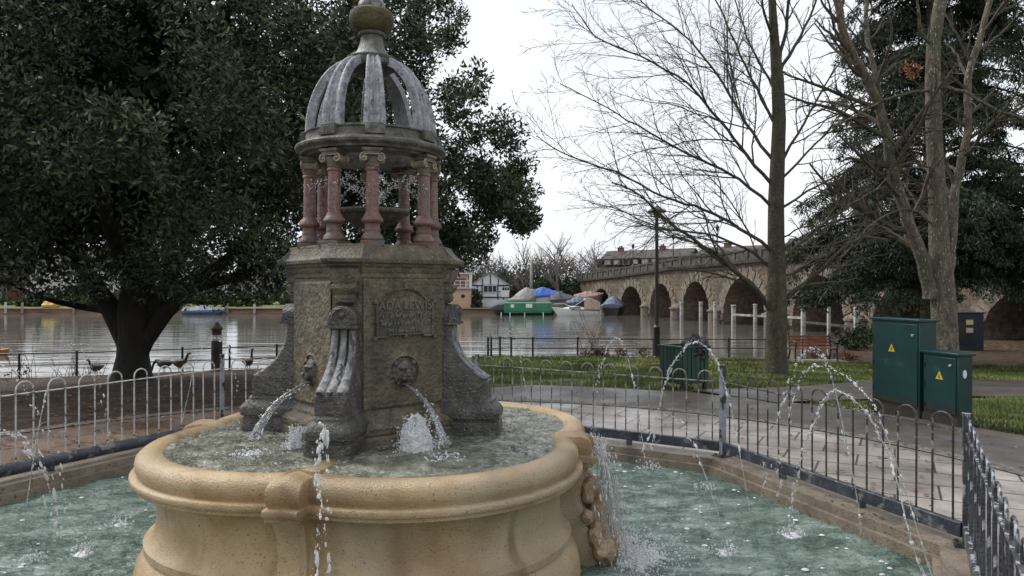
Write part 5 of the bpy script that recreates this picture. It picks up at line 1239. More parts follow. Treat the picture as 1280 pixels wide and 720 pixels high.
# green narrow boat
t = thing('narrow_boat', 'green narrow boat with black cratch cover moored before the boathouse', 'boat', (X(652, 74.5), 74.5, WZ), math.pi)
mb = MB(); mb.rings(hull(6.6, 1.9, .50, bow=.25, stern=.9, sheer=.15)); mb.build('hull', M['bblack'], t); mb = MB(); mb.box((-.65, 0, .40), (4.9, 1.93, .34)); mb.build('side_panel', M['bgreen'], t, bevel=.03)
mb = MB(); mb.rings([[(x_, -.85, .53), (x_, -.72, 1.25), (x_, -.4, 1.33), (x_, .4, 1.33), (x_, .72, 1.25), (x_, .85, .53)] for x_ in (-3.0, 1.8)]); mb.build('cabin', M['bgreen'], t)
mb = MB(); mb.rings([[(x_, -w_, .55), (x_, -w_*.85, .55+h_*.8), (x_, 0, .55+h_), (x_, w_*.85, .55+h_*.8), (x_, w_, .55)] for x_, w_, h_ in ((1.8, .82, .74), (2.5, .7, .62), (2.95, .5, .4), (3.2, .3, .3))]); mb.build('cratch_cover', M['bblack'], t)
mb = MB(); mb.box((-.75, .80, .98), (.65, .04, .38), 0); mb.build('window', M['gel'], t)
mb = MB(); mb.lathe([(.2, 0), (.2, .05)], 14); mb.v = [(v[0]+.95, .80+v[2], v[1]+.95) for v in mb.v]; mb.build('porthole', M['gel'], t)
for x_ in (-2.2, -.3, 1.2, 2.1):
    mb = MB(); mb.tube([(x_, 1.03, .30), (x_, 1.03, -.05)], .05, 8); mb.build('fender', M['gel'], t)
# white cruiser
t = thing('motor_cruiser', 'white motor cruiser with beige canvas hood moored beside the green narrow boat', 'boat', (X(720, 72.5), 72.5, WZ), math.pi)
mb = MB(); mb.rings(hull(4.9, 1.9, .62, bow=.55, stern=.92, sheer=.2)); mb.build('hull', M['gel'], t)
mb = MB(); mb.beam((-2.3, .93, .58), (.6, .97, .66), .04, .09); mb.build('rubbing_strake', M['bblack'], t)
mb = MB(); mb.rings([[(x_, -w_, .64), (x_, -w_*.8, .64+h_), (x_, w_*.8, .64+h_), (x_, w_, .64)] for x_, w_, h_ in ((-1.2, .85, .30), (.3, .8, .34), (1.4, .5, .12), (1.9, .25, .04))]); cb_ = mb.build('cabin', M['gel'], t)
mb = MB(); mb.box((.2, .76, .82), (1.1, .04, .14)); mb.build('cabin_window', M['glass'], cb_)
mb = MB(); mb.rings([[(x_, -w_, .64), (x_, -w_*.85, .64+h_), (x_, w_*.85, .64+h_), (x_, w_, .64)] for x_, w_, h_ in ((-2.35, .85, .75), (-1.6, .88, 1.12), (-.9, .85, 1.1), (-.75, .8, .9))]); mb.build('canvas_hood', M['t_beige'], t)
mb = MB(); mb.add([(-.75, -.75, .9), (-.75, .75, .9), (.15, .6, .99), (.15, -.6, .99), (-.75, -.7, 1.62), (-.75, .7, 1.62)], [(0, 3, 2, 1), (5, 4, 3, 2), (4, 0, 3), (5, 2, 1), (0, 1, 5, 4)]); mb.build('windscreen', M['glass'], t)
mb = MB(); mb.tube([(-.8, -.76, 1.65), (-.8, .76, 1.65)], .03, 6); mb.tube([(-.8, .76, 1.65), (.2, .62, 1.0)], .03, 6); mb.tube([(.6, .62, 1.0), (1.3, .55, 1.25), (2.3, .2, 1.2)], .02, 6); mb.build('rail', M['gel'], t)
# dinghy bow at the left edge
t = thing('rowing_boat', 'orange varnished rowing boat bow near the left edge behind the railing', 'boat', (X(-16, 30), 30, WZ-.08), 0)
mb = MB(); mb.rings(hull(1.9, .8, .28)); mb.build('hull', M['orange'], t); mb = MB(); mb.box((-.3, 0, .30), (.8, .6, .05)); mb.build('seat', M['bblack'], t)
# utility pole
o = MB().tube([(0, 0, -.2), (0, 0, 5.6)], [.2, .15], 8).build('utility_pole', M['pale_wall']); o.location = (X(664, 94), 94, 0); o.location.z = gz(o.location.x, 94); tag(o, 'plain grey utility pole rising behind the covered boats', 'pole')

# mooring posts before the bridge
mp_ = [(852, 376, 399, 'white mooring post before the second bridge pier'), (876, 376, 398, 'white mooring post standing in front of the third arch'), (894, 376, 399, 'white mooring post right of the third arch'), (917, 380, 406, 'thick white mooring post in front of the fourth arch at its left'), (944, 379, 405, 'white mooring post in front of the fourth arch, beside the mossy tree'), (1004, 383, 415, 'greenish white mooring post just right of the mossy tree'), (1036, 383, 413, 'thin white mooring post above the bench'), (1070, 384, 414, 'pale mooring post left of the large green cabinet')]
for px, t_, b_, lb in mp_:
    k_ = (px-640)/900; u_ = (k_*76.4-11.46)/(8+34.4*k_); Y = min(900*(1.6-WZ)/(b_-360), 76.4-34.4*u_-3.2); h_ = 1.6-(t_+3-360)/900*Y-WZ; w_ = 1.9/900*Y*(1.25 if px in (917, 1004, 1070) else 1.0)
    t = thing('mooring_post', lb, 'post', (X(px, Y), Y, WZ), 0, 'white mooring posts standing in the river')
    mb = MB(); mb.box((0, 0, h_/2-.6), (w_*2, w_*2, h_+1.2)); mb.build('shaft', M['pale_post'], t, bevel=.03)
    mb = MB(); mb.box((0, 0, h_+.06), (w_*2.3, w_*2.3, .1)); mb.build('cap', M['grey_wall'] if px == 1004 else M['pale_post'], t, bevel=.02)
for (pa, ya, pb, yb, z_, lb) in ((917, 50, 1004, 44.5, -.25, 'horizontal boom between the mooring posts before the fourth arch'), (1004, 44.5, 1070, 38.5, -.5, 'horizontal boom between the mooring posts above the bench')):
    a_ = Vector((X(pa, ya), ya, WZ)); b2 = Vector((X(pb, yb), yb, WZ)); a_.z = b2.z = z_
    o = MB().beam(a_, b2, .12, .14).build('mooring_boom', M['pale_post'] if pa == 917 else M['dark_stone']); tag(o, lb, 'boom')

# ------------------------------------------------------------------ park furniture
# river railings
def railing(pts, label, posts, hr=.66):
    t = thing('river_railing', label, 'railing', (pts[0][0], pts[0][1], 0), 0, 'black railings along the river bank')
    mb = MB(); pz = [Vector((x, y, gz(x, min(y, shoreY(x)-.5)))) for x, y in pts]
    for hh, r in ((hr, .019), (hr*.5, .016)): mb.tube([p+Vector((0, 0, hh)) for p in pz], r, 8)
    mb.build('rails', M['black'], t, world=True)
    for x, y in posts:
        z = gz(x, min(y, shoreY(x)-.5)); mb = MB(); mb.tube([(x, y, z-.1), (x, y, z+hr+.03)], .032, 8); mb.ball((x, y, z+hr+.03), .035, n=8, m=5); mb.build('railing_post', M['black'], t, world=True)
YL = 20.3
railing([(X(-60, YL), YL), (X(120, YL), YL), (X(352, YL), YL)], 'black two bar railing along the left river bank behind the evergreen', [(X(p, YL), YL) for p in (-48, 24, 96, 162, 228, 287, 346)])
rp = [(X(639, 23), 23), (X(722, 23.6), 23.6), (X(817, 24.3), 24.3), (X(911, 25.2), 25.2), (X(1003, 26), 26)]
railing(rp, 'black two bar railing along the right river bank behind the litter bin', [(X(639, 23), 23), (X(666, 23.2), 23.2), (X(722, 23.6), 23.6), (X(817, 24.3), 24.3), (X(870, 24.8), 24.8), (X(911, 25.2), 25.2), (X(957, 25.6), 25.6), (X(1003, 26), 26)], hr=.62)
railing([(X(610, 21.2), 21.2), (X(614, 22.3), 22.3), (X(625, 22.8), 22.8), (X(639, 23), 23)], 'short black railing return beside the pedestal, at the river steps', [(X(610, 21.2), 21.2), (X(614, 22.3), 22.3), (X(625, 22.8), 22.8)], hr=.64)
# bank post with white band
x_, y_ = X(271, 20.0), 20.0
t = thing('bank_bollard', 'black pointed bollard with a white band on the left bank between the geese', 'bollard', (x_, y_, gz(x_, y_)))
mb = MB(); mb.lathe([(.15, -.1), (.15, .82), (.13, .84), (.13, 1.15), (.165, 1.16), (.165, 1.2), (.06, 1.34), (.03, 1.38)], 12); mb.build('shaft', M['dark_stone'], t, ang=30)
mb = MB(); mb.lathe([(.153, .86), (.153, 1.02)], 12, cap=False); mb.build('white_band', M['white_paint'], t)
# lamp post
g = Vector((X(821, 23.3), 23.3, 0)); g.z = gz(g.x, g.y)
t = thing('lamp_post', 'tall black street lamp by the river railing in front of the bridge', 'lamp', tuple(g))
mb = MB(); mb.lathe([(.13, 0), (.13, .06), (.105, .1), (.10, 1.0), (.115, 1.03), (.1, 1.06), (.065, 1.1), (.055, 4.55), (.07, 4.57), (.05, 4.62)], 14); mb.build('pole', M['black'], t, ang=30)
mb = MB(); mb.lathe([(.05, 4.6), (.10, 4.66), (.13, 4.72), (.30, 4.74), (.31, 4.78), (.2, 4.86), (.06, 4.92), (.02, 4.97)], 16); mb.build('lantern', M['black'], t, ang=30)
# bench
g = Vector((X(1016, 23.4), 23.4, 0)); g.z = gz(g.x, g.y)
slab = MB().box((0, 0, .03), (2.0, .85, .07)).build('bench_slab', M['kerb'], bevel=.01); slab.location = tuple(g); slab.rotation_euler = (0, 0, R(2)); tag(slab, 'pale concrete slab under the red slatted bench', 'slab')
t = thing('park_bench', 'red brown slatted bench with black iron ends on a concrete slab', 'bench', (g.x, g.y, g.z+.065), R(2))
wood = mat('red_brown_slats', [(.17, .05, .025), (.26, .085, .045), (.33, .12, .07)], 6, .5, .2, 30, stretch=(.3, 2, 2))
mb = MB()
for i in range(4): mb.box((0, -.22+.1*i, .40), (1.42, .075, .03))
mb.build('seat', wood, t, bevel=.005); mb = MB()
for i in range(4): mb.box((0, .20+.022*i, .47+.095*i), (1.42, .028, .075))
mb.build('backrest', wood, t, bevel=.005)
for s in (-.68, 0, .68):
    mb = MB(); 
    if s: mb.tube([(s, -.28, .0), (s, -.24, .2), (s, -.24, .39)], .03, 6); mb.tube([(s, .30, 0), (s, .18, .25), (s, .19, .45), (s, .30, .86)], .03, 6); mb.tube([(s, -.26, .38), (s, -.3, .6), (s, -.1, .64), (s, .22, .6)], .026, 6); mb.tube([(s, -.25, .37), (s, .2, .37)], .025, 6)
    else: mb.tube([(s, -.25, .375), (s, .18, .375), (s, .225, .45), (s, .31, .84)], .016, 6)
    mb.build('iron_end' if s else 'centre_strap', M['black'], t)
# litter bin
g = G(855, 487); 
t = thing('litter_bin', 'green slatted litter bin with a black bag bulging over its rim', 'bin', tuple(g), R(28))
gm = mat('dark_green_slats', [(.008, .028, .019), (.013, .042, .03), (.022, .062, .045)], 6, .4, .2, 30, stretch=(2, 2, .3))
mb = MB(); Wb = .54; Hb = .75
for side in range(4):
    Ms = Matrix.Rotation(side*math.pi/2, 4, 'Z')
    for i in range(6): mb.box((-.225+.09*i, -Wb/2, .42), (.078, .022, .58), M=Ms)
mb.build('slats', gm, t, bevel=.004)
mb = MB(); mb.box((0, 0, .14), (.5, .5, .02)); mb.box((0, 0, .42), (.46, .46, .56)); mb.build('liner', M['black'], t)
mb = MB()
for side in range(4): mb.box((0, -.275, .715), (.60, .06, .03), M=Matrix.Rotation(side*math.pi/2, 4, 'Z'))
mb.build('rim', gm, t, bevel=.004)
for a, b_ in ((-1, -1), (1, -1), (1, 1), (-1, 1)):
    mb = MB(); mb.box((a*.23, b_*.23, .07), (.05, .05, .16)); mb.build('leg', M['black'], t)
mb = MB(); rnd = random.Random(4)
def bagf(u, v):
    a = u*2*math.pi; ph = v*math.pi; nn = mnoise.noise((math.cos(a)*2.6, math.sin(a)*2.6, ph*2))
    fo = mnoise.noise((math.cos(a)*7, math.sin(a)*7, ph*4)); r = (.20+.07*nn+.035*fo)
    return (.14+r*1.1*math.sin(ph)*math.cos(a), -.12+r*1.05*math.sin(ph)*math.sin(a), .66-r*1.0*math.cos(ph))
mb.grid(bagf, 48, 28, True); mb.build('bin_bag', mat('black_polythene', [(.012, .012, .014), (.035, .035, .04)], 5, .25, .8, 24, bdist=.05), t, ang=20)
# green cabinets
cg = mat('dark_green_enamel', [(.003, .026, .027), (.004, .036, .037), (.008, .052, .053)], 2.0, .33, .08, 30, spots=[(4, .62, .7, (.03, .06, .055), None)])
_t = cg.node_tree; _b = _t.nodes['Principled BSDF']; _c = _t.nodes.new('ShaderNodeTexCoord'); _s = _t.nodes.new('ShaderNodeSeparateXYZ'); _t.links.new(_c.outputs['Object'], _s.inputs[0])
_n = _t.nodes.new('ShaderNodeTexNoise'); _n.inputs['Scale'].default_value = 5; _n.inputs['Detail'].default_value = 8; _t.links.new(_c.outputs['Object'], _n.inputs['Vector'])
_a = _t.nodes.new('ShaderNodeMath'); _a.operation = 'MULTIPLY_ADD'; _a.inputs[1].default_value = -.35; _t.links.new(_n.outputs['Fac'], _a.inputs[0]); _t.links.new(_s.outputs[2], _a.inputs[2])
_m = _t.nodes.new('ShaderNodeMapRange'); _m.inputs[1].default_value = .10; _m.inputs[2].default_value = -.03; _t.links.new(_a.outputs[0], _m.inputs[0])
_x = _t.nodes.new('ShaderNodeMixRGB'); _src = _b.inputs['Base Color'].links[0].from_socket; _t.links.new(_m.outputs[0], _x.inputs[0]); _t.links.new(_src, _x.inputs[1]); _x.inputs[2].default_value = (.03, .027, .02, 1); _t.links.new(_x.outputs[0], _b.inputs['Base Color'])
cedge = mat('cabinet_grime', [(.02, .018, .014), (.04, .036, .028)], 6, .8, .3, 30)
tri_y = mat('warning_yellow', [(.55, .38, .03), (.62, .45, .05)], 9, .5, 0); stick = mat('white_sticker', [(.5, .6, .66), (.7, .75, .78)], 9, .5, 0)
def cabinet(cor, ang, w, d, h, label, tri):
    """cor: near-right front corner on the ground; front runs backwards to the left"""
    t = thing('utility_cabinet', label, 'cabinet', (cor[0], cor[1], 0), ang, 'green electricity cabinets behind the fence')
    # local: x along the front from near corner (0) to far corner (w); depth along local -y?  
    mb = MB(); mb.box((w/2, -d/2, h/2+.05), (w, d, h-.1)); mb.build('body', cg, t, bevel=.008)
    mb = MB(); mb.box((w/2, -d/2, .05), (w+.02, d+.02, .12)); mb.build('plinth', cedge, t)
    mb = MB(); mb.box((w/2, -d/2, h+.012), (w+.05, d+.05, .03)); mb.build('lid', cg, t, bevel=.006)
    mb = MB(); mb.box((w/2, .006, h/2+.06), (w-.05, .012, h-.19)); dr = mb.build('door', cg, t, bevel=.004)
    mb = MB(); mb.lathe([(.014, 0), (.014, .02)], 10); mb.v = [(v[0]+.09, v[2]+.01, v[1]+h*.86) for v in mb.v]; mb.build('lock', M['white_metal'], dr)
    for hz in (.22, .5, .78):
        mb = MB(); mb.tube([(w-.035, .014, h*hz), (w-.035, .014, h*hz+.07)], .008, 8); mb.build('hinge', M['black'], dr)
    mb = MB()
    for q in range(5): mb.box((w/2, -d-.004, h*.78+.022*q), (w*.5, .012, .008))
    mb.build('vent', cedge, t)
    s = .055; cx_, cz_ = w*tri[0], tri[1]
    mb = MB(); mb.add([(cx_-s, .016, cz_-s*.8), (cx_+s, .016, cz_-s*.8), (cx_, .016, cz_+s), (cx_-s, .012, cz_-s*.8), (cx_+s, .012, cz_-s*.8), (cx_, .012, cz_+s)], [(0, 1, 2), (3, 5, 4), (0, 3, 4, 1), (1, 4, 5, 2), (2, 5, 3, 0)]); sg = mb.build('warning_sign', tri_y, t, smooth=False)
    mb = MB(); q = s*.5
    for a_, b_ in (((.15, .9), (-.3, .05)), ((-.3, .05), (.25, .05)), ((.25, .05), (-.1, -.9))): mb.beam((cx_+a_[0]*q, .018, cz_-.008+a_[1]*q), (cx_+b_[0]*q, .018, cz_-.008+b_[1]*q), .008, .003)
    mb.build('bolt_symbol', M['black'], sg)
    return t
c1, c2 = Vector((5.05, 8.15)), Vector((4.93, 8.66)); e1 = (c2-c1).normalized(); an = math.atan2(e1.y, e1.x)
cabinet(c1, an, .50, .20, .83, 'small green electricity cabinet with yellow warning triangle, in front of the tall one', (.5, .58))
cabinet(c1+e1*.56, an, .80, .25, 1.19, 'tall green electricity cabinet with yellow warning triangle behind the small one', (.55, .84))
o = MB().ball((0, 0, 0), .035, (.8, .1, 1.4), 12, 8).build('sticker', stick, None); 
smc = [x for x in bpy.data.objects if x.name == 'utility_cabinet'][0]; o.parent = smc; o.location = (-.002, -.09, .62); o.rotation_euler = (0, 0, R(90))
# notice cabinet by bridge
g = Vector((X(1211, 29.6), 29.6, 0)); g.z = gz(g.x, g.y)
t = thing('notice_board', 'dark blue notice cabinet with yellow and pink notices before the bridge pier', 'notice board', tuple(g), R(-8))
mb = MB(); mb.box((0, 0, .75), (1.0, .3, 1.5)); mb.box((0, 0, 1.53), (1.1, .42, .06)); mb.build('body', mat('dark_blue_paint', [(.006, .009, .025), (.012, .018, .05)], 4, .4, .1), t, bevel=.01)
mb = MB(); mb.box((-.12, -.16, .8), (.7, .03, 1.15)); mb.build('door', M['glass'], t)
o = MB().box((-.05, -.185, 1.15), (.26, .015, .2)).build('yellow_notice', mat('notice_yellow', [(.6, .58, .3), (.66, .62, .36)], 9, .6, 0), t); o = MB().box((-.05, -.185, .82), (.26, .015, .2)).build('pink_notice', mat('notice_pink', [(.6, .42, .45), (.68, .5, .52)], 9, .6, 0), t)
# ------------------------------------------------------------------ geese
gb = mat('goose_brown', [(.05, .038, .028), (.11, .085, .065), (.17, .14, .11)], 20, .7, .4, 60); gk = mat('goose_black', [(.008, .008, .008), (.02, .02, .02)], 9, .5, .2, 60); gw = mat('goose_white', [(.5, .48, .45), (.6, .58, .55)], 9, .7, .1); gc = mat('goose_pale_breast', [(.25, .2, .15), (.34, .29, .23)], 20, .7, .3, 60)
def goose(px, py, label, rz, pose, sc=1.0):
    p = P(px, py, 20.1); z = gz(p.x, 20.1)
    t = thing('goose', label, 'goose', (p.x, 20.1, z), rz, 'geese on the river bank'); t.scale = (sc*.85, sc*.85, sc*.95)
    mb = MB()
    body = [(-.30, .30, .012), (-.24, .30, .045), (-.15, .29, .09), (-.02, .27, .125), (.10, .27, .125), (.18, .30, .10), (.225, .35, .07)]
    neck = {'up': [(.25, .42, .042), (.26, .52, .034), (.27, .60, .032), (.29, .655, .036), (.325, .67, .036), (.36, .66, .02)],
            'graze': [(.28, .36, .05), (.36, .30, .038), (.41, .22, .033), (.43, .14, .033), (.455, .09, .036), (.48, .06, .02)],
            'mid': [(.26, .40, .045), (.30, .47, .036), (.33, .53, .034), (.36, .57, .036), (.40, .575, .034), (.43, .565, .02)]}[pose]
    mb.tube([(x, 0, z_) for x, z_, r in body+neck], [r for x, z_, r in body+neck], 12)
    mb.build('body', gb, t)
    nk = MB(); nk.tube([(x, 0, z_) for x, z_, r in neck], [r*1.07 for x, z_, r in neck], 12); hx, hz, _ = neck[-1]; dx, dz = (neck[-1][0]-neck[-2][0]), (neck[-1][1]-neck[-2][1]); nk.tube([(hx-.005, 0, hz), (hx+dx*1.3, 0, hz+dz*1.3-.005)], [.018, .007], 8); nk.build('black_neck', gk, t)
    mb = MB(); hx2, hz2, _ = neck[-3]; 
    for s in (-1, 1): mb.ball((neck[-2][0]-.012, s*.028, neck[-2][1]-.012), .022, (1, .55, 1.1), 8, 6)
    mb.build('cheek_patch', gw, t)
    for s in (-1, 1):
        mb = MB(); mb.tube([(.17, s*.09, .33), (.02, s*.125, .31), (-.15, s*.10, .31), (-.33, s*.03, .325)], [.03, .075, .055, .01], 8); mb.build('wing', gb, t)
        mb = MB(); mb.tube([(.02, s*.05, .18), (.03, s*.05, .09), (.02, s*.05, .01)], [.025, .012, .012], 6); mb.add([(-.01, s*.05-.012, .0), (.09, s*.05-.045, .0), (.10, s*.05, .0), (.09, s*.05+.045, .0), (-.01, s*.05+.012, .0), (.02, s*.05, .02)], [(0, 1, 5), (1, 2, 5), (2, 3, 5), (3, 4, 5), (4, 0, 5), (4, 3, 2, 1, 0)]); mb.build('leg', gk, t)
    mb = MB(); mb.ball((.185, 0, .31), .09, (.6, .95, .9), 10, 7); mb.build('breast', gc, t)
goose(121, 462, 'goose facing the viewer just left of the evergreen trunk', R(-110), 'mid', .85)
goose(206, 462, 'goose with lowered head, left one of the pair right of the trunk', R(175), 'graze')
goose(224, 462, 'goose with raised head, right one of the pair right of the trunk', R(-15), 'mid')
goose(310, 462, 'upright goose facing away beside the pedestal, right of the bollard', R(80), 'up', .9)

# ------------------------------------------------------------------ water jets
dr_rnd = random.Random(8)
def droplet(mb, c, r, dirn=None, st=1.0):
    n_ = 6 if r < .008 else 8; m_ = 4 if r < .008 else 6
    sc = (dr_rnd.uniform(.75, 1.2), dr_rnd.uniform(.75, 1.2), dr_rnd.uniform(.85, 1.35))
    if dirn is None: mb.ball(c, r, sc, n_, m_, jit=.06)
    else:
        q = Vector(dirn).to_track_quat('Z', 'Y').to_matrix().to_4x4(); mb.ball((0, 0, 0), r, (sc[0]*.8, sc[1]*.8, sc[2]*st), n_, m_, M=Matrix.Translation(c) @ q, jit=.14)
def jet(label, pts, rs=.008, scatter=.012, dens=46, stream=None, seed=1, group='water jets playing into the pool'):
    """pts: list of (px,py,Y); beads follow the smooth curve; stream=(t0,t1) part drawn as a thin continuous thread"""
    P3 = [P(*p) for p in pts]; sm = []; n_ = len(P3)
    for i in range(n_-1):
        a0 = P3[max(i-1, 0)]; a1 = P3[i]; a2 = P3[i+1]; a3 = P3[min(i+2, n_-1)]
        for q in range(10):
            u = q/10; sm.append(.5*((2*a1)+(a2-a0)*u+(2*a0-5*a1+4*a2-a3)*u*u+(3*a1-a0-3*a2+a3)*u**3))
    sm.append(P3[-1]); rnd = random.Random(seed)
    rs *= .86; base = sm[0]; t = thing('water_jet', label, 'water jet', tuple(base), 0, group)
    L_ = sum((sm[i+1]-sm[i]).length for i in range(len(sm)-1)); mb = MB(); k = int(L_*dens*1.25)
    for i in range(k):
        tt = (i+rnd.random())/k; p, d = along(sm, tt); g_ = 1.0
        if stream and stream[0] <= tt <= stream[1]: 
            if rnd.random() < .55: continue
        sp = scatter*(.3+1.3*tt); r_ = rs*rnd.choice((.25, .3, .4, .5, .65, .8, 1, 1.2)); stt = rnd.uniform(1.0, 2.6)*(1-.5*math.exp(-((tt-.5)/.15)**2))
        q = p+Vector((rnd.gauss(0, sp), rnd.gauss(0, sp), rnd.gauss(0, sp))); droplet(mb, q, r_, d, stt)
        for _ in range(rnd.choice((0, 1, 1, 2))): droplet(mb, q+Vector((rnd.gauss(0, rs*1.3), rnd.gauss(0, rs), rnd.gauss(0, rs*1.3))), r_*rnd.uniform(.25, .6), d, 1.4)
        if rnd.random() < .13: mb.tube([q, q+d*rs*1.5, q+d*rs*3.2], [rs*.35, rs*.22, rs*.3], 6)
    mb.build('droplets', M['drop'], t, world=True)
    if stream:
        i0, i1 = int(stream[0]*(len(sm)-1)), int(stream[1]*(len(sm)-1)); seg = sm[i0:i1+1]
        if len(seg) > 2:
            mb = MB(); mb.tube(seg, [rs*.42*(1+.35*math.sin(i*2.1)+.2*rnd.random()) for i in range(len(seg))], 7); mb.build('thread', M['stream'], t, world=True)
    return sm
jet('thick jet arching highest to the right, nearest the chipped right corner post', [(1166, 745, 3.8), (1139, 677, 3.9), (1122, 604, 4.0), (1107, 561, 4.1), (1081, 513, 4.2), (1048, 488, 4.3), (1033, 497, 4.4), (1016, 530, 4.5), (1001, 572, 4.6), (991, 625, 4.7), (985, 668, 4.8)], .0095, .006, 75, (0, .42), 1)
jet('wide beaded jet crossing just above the thick one at the right', [(1176, 740, 3.8), (1160, 705, 3.9), (1124, 590, 4.1), (1089, 503, 4.3), (1050, 466, 4.5), (1018, 457, 4.6), (1000, 476, 4.8), (988, 510, 4.9), (978, 560, 5.0), (972, 620, 5.1)], .0085, .010, 48, (0, .3), 2)
jet('jet peaking below the bench with a thin thread falling on the kerb', [(1076, 668, 4.75), (1071, 620, 4.8), (1056, 545, 4.9), (1043, 485, 5.0), (1031, 448, 5.05), (1014, 437, 5.1), (997, 452, 5.2), (985, 488, 5.3), (972, 525, 5.4), (962, 570, 5.5), (955, 625, 5.6)], .0088, .010, 40, (0, .36), 3)
jet('beaded jet arching in front of the litter bin', [(938, 640, 5.5), (928, 585, 5.6), (915, 515, 5.8), (900, 462, 5.9), (885, 436, 6.0), (866, 428, 6.1), (846, 447, 6.2), (834, 472, 6.3), (825, 505, 6.4), (815, 560, 6.5)], .010, .005, 62, (0, .5), 4)
jet('slim jet behind the patchy fence panel left of the litter bin', [(806, 575, 6.6), (800, 530, 6.7), (792, 480, 6.8), (782, 440, 6.9), (769, 423, 7.0), (755, 447, 7.1), (745, 490, 7.2), (738, 545, 7.3)], .0088, .006, 46, (0, .42), 5)
jet('low jet in front of the kerb midway between basin and blue grey post', [(915, 712, 4.45), (897, 640, 4.5), (880, 590, 4.6), (862, 545, 4.7), (840, 520, 4.8), (818, 532, 4.9), (800, 565, 4.95), (786, 620, 5.0), (778, 668, 5.0)], .010, .012, 24, (0, .3), 6)
jet('faint thin jet beside the right edge of the basin', [(660, 500, 7.0), (654, 470, 7.05), (648, 430, 7.1), (640, 412, 7.15), (630, 425, 7.2), (624, 470, 7.2)], .007, .008, 36, (0, .5), 7)
jet('left hand jet arching before the railing near the evergreen trunk', [(33, 632, 5.0), (44, 560, 5.1), (54, 507, 5.2), (65, 470, 5.3), (87, 431, 5.4), (110, 445, 5.5), (122, 478, 5.6), (130, 515, 5.6), (136, 560, 5.7)], .008, .009, 44, (0, .4), 8)
jet('broken jet of large drops at the left edge', [(-50, 600, 3.2), (-25, 553, 3.2), (0, 541, 3.3), (22, 546, 3.3), (38, 560, 3.4), (52, 582, 3.4), (62, 615, 3.5), (72, 670, 3.5)], .011, .012, 52, None, 9)
jet('scattered fine jet falling through the left fence panel', [(0, 455, 4.6), (20, 467, 4.6), (38, 500, 4.6), (60, 545, 4.6), (72, 575, 4.6), (78, 612, 4.6), (82, 670, 4.6)], .007, .015, 34, None, 10)
jet('small jet beyond the left fence between the trunk and the bollard', [(228, 525, 7.3), (236, 490, 7.3), (245, 450, 7.3), (262, 424, 7.3), (280, 428, 7.3), (291, 450, 7.3), (297, 490, 7.3)], .009, .007, 34, (0, .35), 11)
jet('upright near jet of bouncing drops in front of the basin', [(398, 760, 2.55), (396, 700, 2.6), (400, 640, 2.65), (396, 590, 2.7), (402, 552, 2.72), (402, 538, 2.73)], .0100, .007, 70, None, 12)
jet('thin drop trail right of the upright near jet', [(408, 760, 2.6), (411, 700, 2.6), (408, 655, 2.6), (409, 600, 2.6), (405, 560, 2.62)], .0085, .006, 26, None, 13)
# lion spouts
def spout(label, pts, r0, r1, seed):
    rnd = random.Random(seed); P3 = [P(*p) for p in pts]; sm = []; n_ = len(P3)
    for i in range(n_-1):
        a0 = P3[max(i-1, 0)]; a1 = P3[i]; a2 = P3[i+1]; a3 = P3[min(i+2, n_-1)]
        for q in range(8):
            u = q/8; sm.append(.5*((2*a1)+(a2-a0)*u+(2*a0-5*a1+4*a2-a3)*u*u+(3*a1-a0-3*a2+a3)*u**3))
    sm.append(P3[-1]); t = thing('water_spout', label, 'water spout', tuple(sm[0]), 0, 'water spouting from the lion masks'); mb = MB()
    for s in range(4):
        k = len(sm); off = Vector((rnd.uniform(-1, 1), rnd.uniform(-1, 1), rnd.uniform(-1, 1)))
        mb.tube([p+off*(r0+(r1-r0)*i/k)*.6*min(1, i/4)+Vector((rnd.uniform(-.002, .002),)*3) for i, p in enumerate(sm)], [(r0+(r1-r0)*i/k)*.45*rnd.uniform(.75, 1.25) for i in range(k)], 7)
    mb.build('stream', M['stream'], t, world=True); mb = MB()
    for i in range(70):
        p, d = along(sm, rnd.random()**.7); droplet(mb, p+Vector((rnd.gauss(0, r1*.7), rnd.gauss(0, r1*.7), rnd.gauss(0, r1*.5))), rnd.uniform(.002, .006))
    mb.build('droplets', M['drop'], t, world=True)
spout('water stream from the lion mask on the plaque face', [(508, 482, 4.40), (520, 490, 4.30), (533, 505, 4.20), (544, 524, 4.08), (553, 548, 3.98), (556, 556, 3.96)], .012, .026, 1)
spout('water stream from the lion mask on the left face', [(381, 479, 4.42), (368, 487, 4.35), (352, 498, 4.28), (337, 514, 4.2), (325, 532, 4.12), (316, 548, 4.08)], .012, .024, 2)
# bubbling domes
def foam_dome(px, py_base, Y, w, h, label, seed):
    c_ = P(px, py_base, Y); t = thing('bubbling_water', label, 'foam', (c_.x, c_.y, .655), 0, 'foaming water domes in the basin')
    mb = MB()
    def ff(u, v):
        a = u*2*math.pi; ph = v*math.pi/2; n1 = mnoise.noise((math.cos(a)*1.6+seed, math.sin(a)*1.6, ph*1.6)); n2 = mnoise.noise((math.cos(a)*5+seed, math.sin(a)*5, ph*6)); n3 = mnoise.noise((math.cos(a)*11+seed, math.sin(a)*11, ph*12)); k_ = 1+.22*n1+.16*n2+.12*n3
        return (w/2*k_*math.cos(ph)**.8*math.cos(a), w/2*k_*math.cos(ph)**.8*math.sin(a), h*k_*math.sin(ph)-.01)
    mb.grid(ff, 48, 26, True); mb.build('dome', M['foam'], t); mb = MB(); rnd = random.Random(seed)
    for i in range(420):
        a = rnd.uniform(0, 6.28); r_ = w/2*rnd.uniform(.85, 1.25+.5*rnd.random()**2)*1.0; z_ = rnd.random()**1.5*h*1.05; r_ *= (1.15-.5*z_/h)
        droplet(mb, (r_*math.cos(a), r_*math.sin(a), z_+.004), rnd.uniform(.0018, .0048))
    mb.build('droplets', M['foam'], t)
